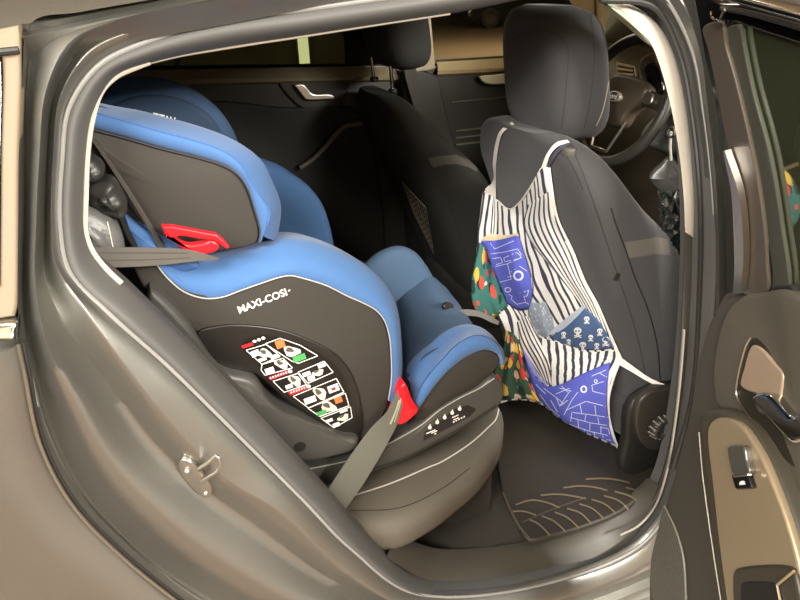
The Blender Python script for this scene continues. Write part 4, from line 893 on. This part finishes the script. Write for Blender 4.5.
pocket('lower_floral_pocket', [(506, 330), (512, 333), (519, 340)], [(498, 404), (512, 402), (526, 399), (541, 404)], [(506, 330), (503, 350), (494, 374), (494, 390), (498, 404)], [(519, 340), (524, 360), (530, 382), (541, 404)], FL2, .57, .02, fold=.008, gap=.006, seed=3)
pocket('striped_gusset', [(517, 322), (524, 316), (530, 318)], [(540, 378), (548, 384), (552, 385)], [(517, 322), (521, 346), (530, 364), (540, 378)], [(530, 318), (540, 340), (549, 362), (552, 385)], stripes('gusset_striped_cotton', 5, .42, .05, c1=(230, 222, 214), tilt=-.4), .56, .008, gap=.008, nu=12)
def strap(L0, L1, name, mt, th=.0016):
    a = spl(L0, 24); b = spl(L1, 24); o = MB().ribbon(a, b, th); 
    return o.build(name, mt, org)
SW = mat('white_cotton_binding', (236, 230, 220), .9, bump=.2, bscale=900)
def os_(L, g=.01): return [over_seat(a, b, y, g) for a, b, y in L]
strap(os_([(484, 192, .66), (493, 181, .66), (493, 162, .65), (496, 142, .62), (501, 130, .58), (512, 122, .54)]), os_([(496, 199, .645), (495.5, 181, .655), (496, 162, .645), (499, 143, .615), (504, 131, .575), (514, 124, .535)]), 'neck_strap', SW)
strap(os_([(541, 169, .42), (547, 154, .39), (556, 143, .37), (567, 140, .36)]), os_([(546, 167, .41), (550, 155, .385), (558, 146, .365), (570, 143, .35)]), 'neck_strap', SW)
strap(os_([(546, 168, .41), (552, 156, .385), (561, 146, .365), (571, 142, .35)]), os_([(549, 168, .40), (555, 157, .38), (563, 148, .36), (573, 144, .345)]), 'neck_strap', stripes('striped_strap', 3, .4))
strap(os_([(619, 356, .25), (634, 367, .23), (650, 378, .21), (668, 386, .19)], .004), os_([(618, 364, .25), (632, 372, .23), (649, 382, .21), (668, 390, .19)], .004), 'waist_tie', SW)
m = MB()
m.tube(spl(os_([(497, 200, .64), (508, 209, .58), (518, 204, .54), (530, 188, .48), (541, 169, .42)], .016), 40), .0022, n=6)
m.tube(spl(os_([(549, 168, .40), (552, 190, .375), (558, 220, .35), (573, 252, .32), (585, 282, .30), (597, 304, .285), (611, 336, .265), (621, 358, .25)], .016), 40), .0028, n=6)
m.tube(spl(os_([(620, 360, .25), (612, 382, .255), (608.5, 398, .26), (609, 418, .265), (613, 434, .27), (618, 448, .28)], .02), 40), .0036, n=6)
m.build('hem_binding', SW, org)
# ================================================================ far doors
FY = 1.43
m = MB().pad([Vector((x, FY, z)) for x, z in [(-.45, .16), (.82, .16), (.80, .6), (.765, 1.03), (.3, 1.036), (-.45, 1.05)]], (0, .05, 0), .012); fr = lab(m.build('door', DOORB, car), 'closed far rear door with silver lever handle')
a = [T(x, y, y=1.47) for x, y in [(60, 68.5), (180, 67.5), (300, 66.3), (372, 65.6), (405, 65.2)]]; b = [T(x, y, y=1.405) for x, y in [(60, 81), (180, 80), (300, 77.5), (372, 76.5), (405, 76)]]
m = MB().grid([[p+Vector((0, .03, -.02)) for p in a], a, [p.lerp(q, .5)+Vector((0, -.004, .003)) for p, q in zip(a, b)], b, [q+Vector((0, .004, -.012)) for q in b], [q+Vector((0, .04, -.03)) for q in b]]); m.build('upper_trim', FARTOP, fr)
MB().tube([p+Vector((0, .004, .002)) for p in a], .004, n=8).build('belt_moulding', RUBBER2, fr)
zz = a[2].z
def far_glass(x0, x1, z0, name, par, mt):
    MB().pad([Vector((x0, FY+.035, z0)), Vector((x1, FY+.035, z0)), Vector((x1-.06, FY-.075, z0+.32)), Vector((x0+.1, FY-.075, z0+.32))], (0, .004, .0015), .001).build(name, mt, par, smooth=False)
far_glass(-.45, .76, zz-.01, 'window_glass', fr, GLASSD)
c0 = T(178, 68, y=FY+.02); MB().tube([c0, c0+Vector((.04, -.09, .28))], .012, n=8, flat=.5).build('window_divider', RUBBER2, fr)
MB().pad([Vector((x, FY-.06, z)) for x, z in [(-.4, 1.30), (.78, 1.30), (.78, 1.36), (-.4, 1.36)]], (0, .04, 0), .008).build('window_frame', DARKP, fr)
# recess and handle
m = MB().pad(spl(CY([(279, 82), (300, 79), (340, 79), (349, 82), (345, 98), (338, 108), (306, 110), (296, 104)], FY-.012), 40, closed=True), (0, .03, 0), .006); m.build('handle_bezel', DOORB, fr)
h = [(294.5, 85), (304, 84.5), (307.5, 88), (312, 93), (316, 94.2), (330, 94), (335, 97), (335, 99), (328, 99.8), (306, 100), (303.5, 98), (299, 92)]
MB().pad(spl(CY(h, FY-.03), 50, closed=True), (0, .014, 0), .005).build('door_handle', SATIN, fr)
L = [(300, 168), (312, 160), (325, 147), (338, 132), (346, 126), (354, 124.4), (362, 123)]
MB().tube(spl(CY(L, FY-.05), 40), .009, n=10).build('grab_bar', mat('grab_bar_grey', (92, 88, 74), .5), fr)
for L in ([(272, 122), (290, 125), (306, 130)], [(262, 153), (285, 150), (304, 142)], [(250, 162), (262, 158), (275, 150)]):
    MB().tube(spl(CY(L, FY-.004), 14), .0025, n=6).build('panel_crease', mat('crease_grey', (62, 60, 50), .6), fr)
m = MB().pad(spl(CY([(180, 112), (290, 108), (360, 110), (372, 135), (372, 300), (180, 300)], FY-.015), 40, closed=True), (0, .02, 0), .01); m.build('lower_panel', mat('far_lower_panel', (26, 25, 20), .7), fr)

m = MB().pad([Vector((x, FY, z)) for x, z in [(.90, .16), (1.95, .16), (1.95, 1.02), (1.5, 1.03), (.885, 1.035)]], (0, .05, 0), .012); ff = lab(m.build('door', DOORB, car), 'closed far front door with pale pull handle')
a = [T(x, y, y=1.47) for x, y in [(436.5, 61.5), (470, 59.5), (518, 56.5), (600, 52), (680, 47)]]; b = [T(x, y, y=1.40) for x, y in [(438, 71), (470, 69.5), (518, 67), (600, 63), (680, 58)]]
m = MB().grid([[p+Vector((0, .03, -.02)) for p in a], a, [p.lerp(q, .5)+Vector((0, -.004, .003)) for p, q in zip(a, b)], b, [q+Vector((0, .004, -.012)) for q in b], [q+Vector((0, .04, -.03)) for q in b]]); m.build('upper_trim', mat('brighter_lit_door_top', (158, 138, 104), .55), ff)  # paler tone puts window light into the front door's top edge
far_glass(.82, 1.9, a[1].z-.01, 'window_glass', ff, GLASSF)
m = MB().tube([p+Vector((0, .004, .002)) for p in a], .004, n=8); m.build('belt_moulding', mat('belt_rubber_brown', (70, 46, 34), .6), ff)
m = MB().pad(spl(CY([(480, 77), (495, 75), (520, 72), (560, 69), (562, 79), (520, 83), (490, 84.5), (483, 82)], FY-.04), 40, closed=True), (0, .02, 0), .006); m.build('pull_handle', mat('pale_pull_handle', (196, 192, 164), .4), ff)
for y0, y1, r in ((102, 97, .002), (131, 124, .003), (138, 131, .003), (145, 137, .004)):
    MB().tube([T(452 if y0 < 110 else 456, y0, y=FY-.006), T(560, y1-5, y=FY-.006)], r, n=6).build('panel_rib', mat('rib_grey', (112, 106, 86), .5), ff)
# dark belt strap hanging down the far centre pillar
a = spl(CY([(404, 20), (404, 70), (412, 100), (424, 140)], 1.36), 10); b = spl(CY([(415, 20), (416, 70), (424, 100), (436, 140)], 1.36), 10)
tag(MB().ribbon(a, b, .002).build('seat_belt', mat('dark_webbing', (48, 46, 40), .7, bump=.4, bscale=1200), None), 'dark seat belt hanging down the far centre pillar behind the passenger headrest', 'seat belt')

# ================================================================ dashboard and steering wheel
dash = thing('dashboard', 'dark dashboard beyond the steering wheel with a slatted air vent', 'dashboard', (1.5, .75, .6))
DM = mat('dash_grain', (66, 58, 48), .55, bump=.15, bscale=500)
prof = [(1.10, .60), (1.06, .80), (1.08, .96), (1.14, 1.06), (1.25, 1.09), (1.5, 1.06), (1.75, 1.0), (1.8, .6)]
m = MB().pad(spl([Vector((x, .14, z)) for x, z in prof], 60, closed=True), (.38, 1.26, 0), .04); dsh = m.build('dash_body', DM, dash)
bdd = bvh(dsh)
vq = [(619, 64), (638, 69), (641, 90), (622, 92)]
vp = [stick(bdd, *p, .004) or T(*p, x=1.07) for p in vq]
nv = (vp[1]-vp[0]).cross(vp[3]-vp[0]).normalized(); nv = nv if nv.dot(CAM-vp[0]) > 0 else -nv
m = MB().pad(spl([c+nv*.01 for c in vp], 40, closed=True, smooth=False), -nv*.02, .004); vent = m.build('air_vent', SATIN, dash)
m = MB().pad(spl([((c*.86+(sum(vp, Vector())/4)*.14)+nv*.013) for c in vp], 40, closed=True, smooth=False), -nv*.01, .002); m.build('vent_cavity', DARKP, vent)
for k in range(5):
    f = (k+.7)/5.4; p = vp[0].lerp(vp[3], f); q = vp[1].lerp(vp[2], f); m = MB(); w_ = (vp[3]-vp[0])*.045
    p, q = p.lerp(q, .1)+nv*.016, p.lerp(q, .9)+nv*.016
    m.add([p-w_, q-w_, q+w_+nv*.004, p+w_+nv*.004, p-w_-nv*.003, q-w_-nv*.003, q+w_, p+w_], [(0, 1, 2, 3), (4, 7, 6, 5), (0, 4, 5, 1), (2, 6, 7, 3), (0, 3, 7, 4), (1, 5, 6, 2)]); m.build('vent_slat', mat('vent_slat_metal', (196, 184, 164), .35, .3), vent, smooth=False)
m = MB().pad(spl([T(a, b, x=1.0) for a, b in [(638, 60), (652, 52), (664, 70), (668, 95), (660, 100), (644, 88)]], 30, closed=True), (.08, 0, -.02), .012); m.build('instrument_hood', mat('hood_brown', (92, 76, 58), .5), dash)
m = MB().pad(spl([T(a, b, x=.99) for a, b in [(644, 66), (652, 62), (660, 74), (662, 92), (652, 92)]], 24, closed=True), (.02, 0, 0), .004); m.build('instrument_screen', ABLK, dash)
m = MB().pad(spl([T(a, b, x=1.02) for a, b in [(646, 122), (664, 108), (680, 110), (684, 140), (670, 150), (650, 146), (638, 136)]], 30, closed=True), (.06, 0, -.03), .015); m.build('column_shroud', mat('shroud_grey', (92, 92, 90), .5), dash)

sw = thing('steering_wheel', 'black leather steering wheel past the driver headrest', 'steering wheel', (.96, .45, 1.0))
WC = T(621, 101, y=.45); e1 = Vector((0, 1, 0)); e2 = Vector((.34, 0, .94)).normalized(); e3 = e1.cross(e2); e3 = e3 if e3.x < 0 else -e3
WR = .137
def wp(a, r, h=0): return WC+(e1*math.cos(a)+e2*math.sin(a))*r+e3*h
MB().tube([wp(k*2*math.pi/80, WR) for k in range(80)], .0125, n=14, closed=True).build('rim', mat('wheel_leather', (40, 38, 34), .4, bump=.1, bscale=500), sw)
def wl(u, v, h=0): return WC+e1*(-u)+e2*v+e3*h      # u to the driver's right
hub = MB().pad(spl([wl(u, v, .012) for u, v in [(-.06, .03), (-.05, .05), (0, .056), (.05, .05), (.075, .035), (.07, .012), (.045, -.02), (.035, -.05), (0, -.058), (-.035, -.05), (-.045, -.02), (-.07, .01)]], 60, closed=True), -e3*.04, .012, dome=.006).build('hub', mat('hub_brown_black', (62, 53, 42), .45), sw)
bhb = bvh(hub)
m = MB(); c = wl(.0, .004, .026)
m.pad([c+(-e1)*.021*math.cos(a)+e2*.0115*math.sin(a) for a in [k*2*math.pi/32 for k in range(32)]], -e3*.012, .002); em = m.build('oval_badge', mat('badge_silver', (214, 206, 192), .3, .6), hub)
m = MB(); c2 = c+e3*.0006; m.poly([c2+(-e1)*.0185*math.cos(a)+e2*.0092*math.sin(a) for a in [k*2*math.pi/32 for k in range(32)]]); m.build('badge_field', mat('badge_dark', (70, 64, 60), .3), em, smooth=False)
vs, fs = glyphs('Ford', .02); m = MB(); m.add([c2+e3*.0006+(-e1)*((u-.5)*.028)+e2*((v-.5)*.012) for u, v in vs], fs); m.build('badge_script', PRINTW, em, smooth=False, recalc=False)
for s_ in (1, -1):
    m = MB().pad(spl([wl(s_*u, v, .0) for u, v in [(.05, .035), (.10, .03), (.125, .022), (.125, -.004), (.10, .0), (.055, .005)]], 40, closed=True), -e3*.016, .005); sp = m.build('spoke', mat('spoke_black', (40, 36, 30), .4), sw)
    m = MB().pad(spl([wl(s_*u, v, .008) for u, v in [(.068, .03), (.095, .026), (.098, .008), (.072, .008)]], 24, closed=True), -e3*.008, .003); m.build('button_pad', SATIN, sp)
m = MB().tube(spl([wl(u, v, .006) for u, v in [(-.05, -.04), (-.028, -.112), (.028, -.112), (.05, -.04)]], 40, smooth=False), .004, n=8); m.build('lower_spoke', SATIN, sw)

# key and pouch hanging beyond the seat, crumpled wrapper in the front door
kf = thing('key_pouch', 'dark pouch hanging on a silver ring below the steering wheel', 'pouch', tuple(T(668, 180, y=.30)))
p0 = T(671, 132, y=.28); p1 = T(670, 146, y=.29)
MB().tube([p0+Vector((0, math.cos(a)*.010, math.sin(a)*.010)) for a in [k*math.pi/12 for k in range(24)]], .0028, n=8, closed=True).build('ring', CHROME, kf)
MB().tube([p0, p1, T(671, 160, y=.30)], .003, n=8).build('cord', mat('pale_cord', (170, 170, 160), .5), kf)
MB().pad(spl(CY([(669, 158), (676, 165), (684, 178), (680, 190), (666, 194), (655, 189), (648, 178), (659, 166)], .30), 40, closed=True), (.02, .02, 0), .008, dome=.008).build('pouch_body', LEATH, kf)
WRM = mat('dark_gloss_film', (44, 48, 46), .08, 0, spec=1.0, coat=1)
m = MB(); rows = []
random.seed(4)
for j in range(12):
    row = []
    for i in range(9):
        a, b = 662+i*3.0-abs(j-8)*.5, 192+j*5.2; p = T(a+random.uniform(-1.5, 1.5), b+random.uniform(-2, 2), y=.235+random.uniform(-.012, .012)); row.append(p)
    rows.append(row)
m.grid(rows); w_ = m.build('crumpled_wrapper', WRM, None, smooth=False, recalc=False); md = w_.modifiers.new('film', 'SOLIDIFY'); md.thickness = .001
tag(w_, 'glossy crumpled wrapper between the driver seat and the pale pillar trim', 'wrapper')

# ================================================================ floor mat
fm = thing('floor_mat', 'dark ribbed rubber mat on the rear footwell floor', 'floor mat', (.8, .25, FZ))
ol = [T(a, b, z=FZ+.02) for a, b in [(498, 470), (503, 494), (516, 520), (528, 540), (550, 536), (590, 524), (622, 510), (646, 490), (660, 470)]]
ol += [Vector((1.02, .25, FZ+.02)), Vector((1.03, .45, FZ+.02)), Vector((1.0, .64, FZ+.02)), Vector((.74, .64, FZ+.02)), Vector((.69, .45, FZ+.02))]
mb_ = MB().pad(spl(ol, 90, closed=True), (0, 0, -.018), .006).build('mat_base', MATRUB, fm)
bm_ = bvh(mb_); m = MB()
def fc(a, b): return (400+a/2.667, 420+b/2.667)
for L in ([(308, 228), (350, 216), (390, 222), (425, 236)], [(375, 203), (420, 200), (460, 205), (495, 212)], [(435, 183), (480, 178), (520, 182), (552, 190)], [(495, 160), (540, 158), (580, 162), (612, 170)], [(300, 246), (330, 246), (362, 256)],
          [(345, 268), (370, 280), (398, 308)], [(378, 258), (410, 272), (440, 298)], [(412, 248), (445, 262), (475, 288)], [(445, 238), (480, 250), (508, 276)], [(478, 226), (512, 238), (540, 262)], [(510, 214), (545, 226), (572, 248)], [(543, 204), (580, 216), (606, 236)], [(572, 193), (610, 204), (640, 222)], [(602, 182), (635, 192), (662, 206)]):
    stroke(m, bm_, [fc(*p) for p in L], 1.7, off=.003)
m.build('mat_ribs', mat('mat_rib_rubber', (92, 82, 64), .35), fm)
m = MB(); stroke(m, bm_, [(503, 492), (512, 512), (522, 530), (530, 539)], 1.6, off=.003); stroke(m, bm_, [(522, 523), (552, 510), (586, 498)], 1.2, off=.002); m.build('mat_edge', mat('mat_edge_rubber', (70, 62, 50), .5), fm)

# ================================================================ the open near door
TH = math.radians(69); DD = Vector((-math.cos(TH), -math.sin(TH), 0)); DN = Vector((-math.sin(TH), math.cos(TH), 0)); DH = Vector((.80, .035, 0))
def DP(px, py, off=0.0):
    lean = 0; P = None
    for _ in range(14):
        P = TPl(px, py, DH+DN*(lean+off), DN); lean = max(0, P.z-.93)*.33
    return P
def dpad(L, off, th, r, dome=0, n=60, smooth=True):
    return MB().pad(spl([DP(a, b, off) for a, b in L], n, closed=True, smooth=smooth), -DN*th, r, dome=dome)
nd = dpad([(722, 293), (735, 292), (760, 289), (785, 287), (830, 312), (900, 340), (900, 640), (700, 660), (650, 660), (648, 600), (648, 570), (655, 538), (662, 510), (672, 478), (682, 440), (690, 400), (697, 358), (706, 325)], 0, .06, .012, n=110, smooth=False).build('door', mat('door_lower_grey', (66, 62, 54), .6, bump=.12, bscale=900), car); lab(nd, 'open near rear door with bronze switch panel')
UPM = mat('door_upper_grey', (82, 77, 66), .62, bump=.12, bscale=900)
dpad([(740, 296), (760, 292), (784, 290), (830, 314), (900, 345), (900, 620), (838, 600), (808, 574), (794, 540), (784, 512), (771, 476), (757, 440), (740, 420), (716, 405), (712, 380), (716, 340), (726, 310)], .012, .03, .008, dome=.002, n=110).build('upper_panel', UPM, nd)
# speaker grille
sg = dpad([(664, 507), (669, 516), (674, 528), (680, 546), (683, 562), (684.5, 585), (685, 640), (658, 640), (652, 600), (649.5, 575), (651, 556), (656, 535)], .004, .01, .004, n=60)
GR = mat('speaker_mesh_grey', (104, 101, 92), .55, .2); nt = GR.node_tree; b = nt.nodes['Principled BSDF']
tc = nt.nodes.new('ShaderNodeTexCoord'); v = nt.nodes.new('ShaderNodeTexVoronoi'); v.inputs['Scale'].default_value = 420; v.inputs['Randomness'].default_value = .15
lt = nt.nodes.new('ShaderNodeMath'); lt.operation = 'LESS_THAN'; lt.inputs[1].default_value = .36; mx = nt.nodes.new('ShaderNodeMix'); mx.data_type = 'RGBA'
mx.inputs[6].default_value = (*lin((104, 101, 92)), 1); mx.inputs[7].default_value = (*lin((30, 30, 28)), 1)
nt.links.new(tc.outputs['Object'], v.inputs['Vector']); nt.links.new(v.outputs['Distance'], lt.inputs[0]); nt.links.new(lt.outputs[0], mx.inputs[0]); nt.links.new(mx.outputs[2], b.inputs['Base Color'])
sg.build('speaker_grille', GR, nd)
m = MB().tube(spl([DP(a, b, .006) for a, b in [(664, 506), (669.5, 516), (675, 528), (681, 546), (684, 562), (685.5, 585), (686, 640)]], 40), .0018, n=6); m.build('grille_edge', mat('grille_edge_grey', (120, 116, 106), .5), nd)
# armrest with the switch panel
dpad([(698, 424), (700, 414), (706, 409), (716, 408), (728, 413), (741, 422), (754, 438), (766, 460), (774, 478), (787, 512), (798, 548), (806, 580), (815, 660), (730, 660), (720, 600), (712, 545), (705, 490), (700, 450)], .04, .06, .012, n=90).build('armrest', mat('armrest_brown_grey', (62, 57, 47), .5), nd)
dpad([(707, 440), (708, 426), (716, 418), (730, 419), (741, 426), (752, 441), (763, 461), (770, 478), (783, 512), (794, 548), (801, 580), (810, 660), (735, 660), (726, 600), (718, 540), (712, 484)], .047, .012, .004, n=90).build('switch_panel', GOLD, nd)
m = MB().tube(spl([DP(a, b, .046) for a, b in [(699, 432), (702.5, 474), (703.5, 482), (710, 530), (716, 570), (721, 602), (726, 640)]], 40), .0012, n=6); m.build('chrome_strip', mat('dull_chrome', (120, 114, 104), .5, .6), nd)
ws = dpad([(727, 448), (729, 446), (741, 445.5), (743.5, 447), (746, 460), (749, 473), (735, 475), (732, 474)], .056, .012, .003, n=50).build('window_switch', mat('switch_grey_chrome', (96, 94, 88), .25, .5), nd)
dpad([(731.5, 474.5), (747, 473), (748, 475.5), (732, 477.5)], .059, .006, .001, n=30, smooth=False).build('switch_edge', CHROME, nd)
bt = dpad([(731.5, 476.5), (747.5, 475), (751.5, 487.5), (750, 488.6), (737, 489.6), (735, 488.5)], .054, .01, .002, n=40, smooth=False).build('lock_button', PRINTK, nd)
bbt = bvh(bt); m = MB()
patch(m, bbt, [(739.6, 485), (739.8, 482.6), (741.4, 481), (744.2, 480.7), (745.4, 482.2), (745.8, 484.6)], 0, .0005); m.build('button_symbol', PRINTW, nd, smooth=False, recalc=False)
cup = dpad([(732, 577), (734, 570), (741, 567), (785, 565.5), (792, 569), (796, 580), (803, 660), (742, 660)], .052, .014, .004, n=60).build('pull_cup', mat('cup_rim_dark', (56, 51, 42), .45), nd)
dpad([(741, 584), (745, 582), (776, 584), (781, 590), (786, 660), (748, 660)], .053, .004, .001, n=40).build('cup_recess', mat('cup_inside_black', (20, 19, 16), .6), nd)
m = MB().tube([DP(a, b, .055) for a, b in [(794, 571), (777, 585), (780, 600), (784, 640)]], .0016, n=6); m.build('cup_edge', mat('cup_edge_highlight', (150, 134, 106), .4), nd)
# handle recess and handle
bz = dpad([(736, 392), (738, 380), (743, 358), (748, 342), (752, 337), (757, 338), (768, 347), (786, 367), (806, 389), (850, 440), (850, 520), (802, 475), (793, 470), (777, 453), (764, 437), (751, 420), (739, 402)], .018, .03, .006, n=90).build('handle_bezel', mat('bezel_brown_black', (40, 36, 30), .45), nd)
m = MB().tube(spl([DP(a, b, .02) for a, b in [(751, 337.5), (747, 344), (742, 360), (737.5, 381), (736.5, 394), (741, 405), (752, 420), (766, 439)]], 40), .0016, n=6); m.build('bezel_edge', SATIN, nd)
dpad([(740, 385), (744, 366), (749, 349), (752, 345), (756, 346), (763, 351), (774, 364), (782.5, 374), (781.5, 390), (779, 404), (768, 399), (756, 394), (745, 390)], .022, .01, .003, n=70).build('recess_plate', mat('pale_bronze_plate', (190, 166, 140), .3, .5), nd)
dpad([(751, 398), (754, 394), (761, 392.5), (768, 395), (776, 403), (786, 414), (791, 417), (800, 412), (840, 400), (840, 436), (800, 442), (791, 444), (784, 438), (774, 427), (760, 411)], .036, .02, .006, n=80).build('door_handle', CHROME, nd)
# window frame and glass
FRM = mat('frame_brown_grey', (88, 80, 70), .5, .2)
dpad([(702, 30), (706, 24), (714, 22), (722, 22), (725, 45), (730, 62), (736, 84), (748, 135), (757, 180), (764, 230), (766, 262), (766.5, 290), (748, 292), (748.5, 262), (745, 230), (735, 180), (725, 135), (716, 90), (708, 52)], .006, .006, .002, n=110).build('window_frame_trim', FRM, nd)
dpad([(693, -12), (720, 2), (745, 4), (800, 20), (870, 42), (870, 66), (800, 44), (748, 27), (733, 22), (727, 30), (727, 45), (738, 84), (751, 135), (760, 180), (767, 230), (771, 290), (741, 293), (744, 262), (741, 230), (731, 180), (721, 135), (712, 92), (704, 55), (699, 25)], .002, .008, .003, n=160).build('window_frame', ABLK, nd)
m = MB().tube(spl([DP(a, b, .012) for a, b in [(714, -8), (740, -2), (770, 6), (800, 14), (870, 34)]], 30), .006, n=10); m.build('frame_top_moulding', CHROME, nd)
m = MB().tube(spl([DP(a, b, .008) for a, b in [(722, 8), (745, 12), (800, 27), (870, 48)]], 30), .003, n=8); m.build('frame_top_seal', RUBBER2, nd)
m = MB().ribbon(spl([DP(a, b, .012) for a, b in [(726, 150), (734, 190), (737.5, 230), (737.5, 265), (735.5, 293)]], 24), spl([DP(a, b, .012) for a, b in [(728, 150), (741, 190), (746, 230), (746, 265), (743, 293)]], 24), .008); m.build('frame_edge_strip', SATIN, nd)
m = MB().tube(spl([DP(a, b, .014) for a, b in [(724, 10), (718, 20), (712, 18), (711, 11)]], 16), .002, n=8); m.build('corner_clip', CHROME, nd)
dpad([(724, 20), (745, 24), (800, 40), (870, 62), (870, 360), (800, 305), (770, 292), (764, 230), (757, 180), (736, 84), (727, 45)], -.006, .004, .001, n=100, smooth=False).build('window_glass', GLASSN, nd)
dpad([(725, 30), (740, 26), (742, 40), (752, 90), (768, 150), (780, 220), (787, 291), (767, 292), (764, 230), (757, 180), (748, 135), (737, 84), (727, 50)], .001, .006, .002, n=90).build('glass_border', mat('glass_border_grey', (66, 66, 56), .5), nd)
dpad([(772, 286), (790, 284), (800, 295), (870, 330), (870, 345), (800, 306), (786, 291), (772, 292)], .002, .02, .003, n=40, smooth=False).build('window_seal', RUBBER2, nd)
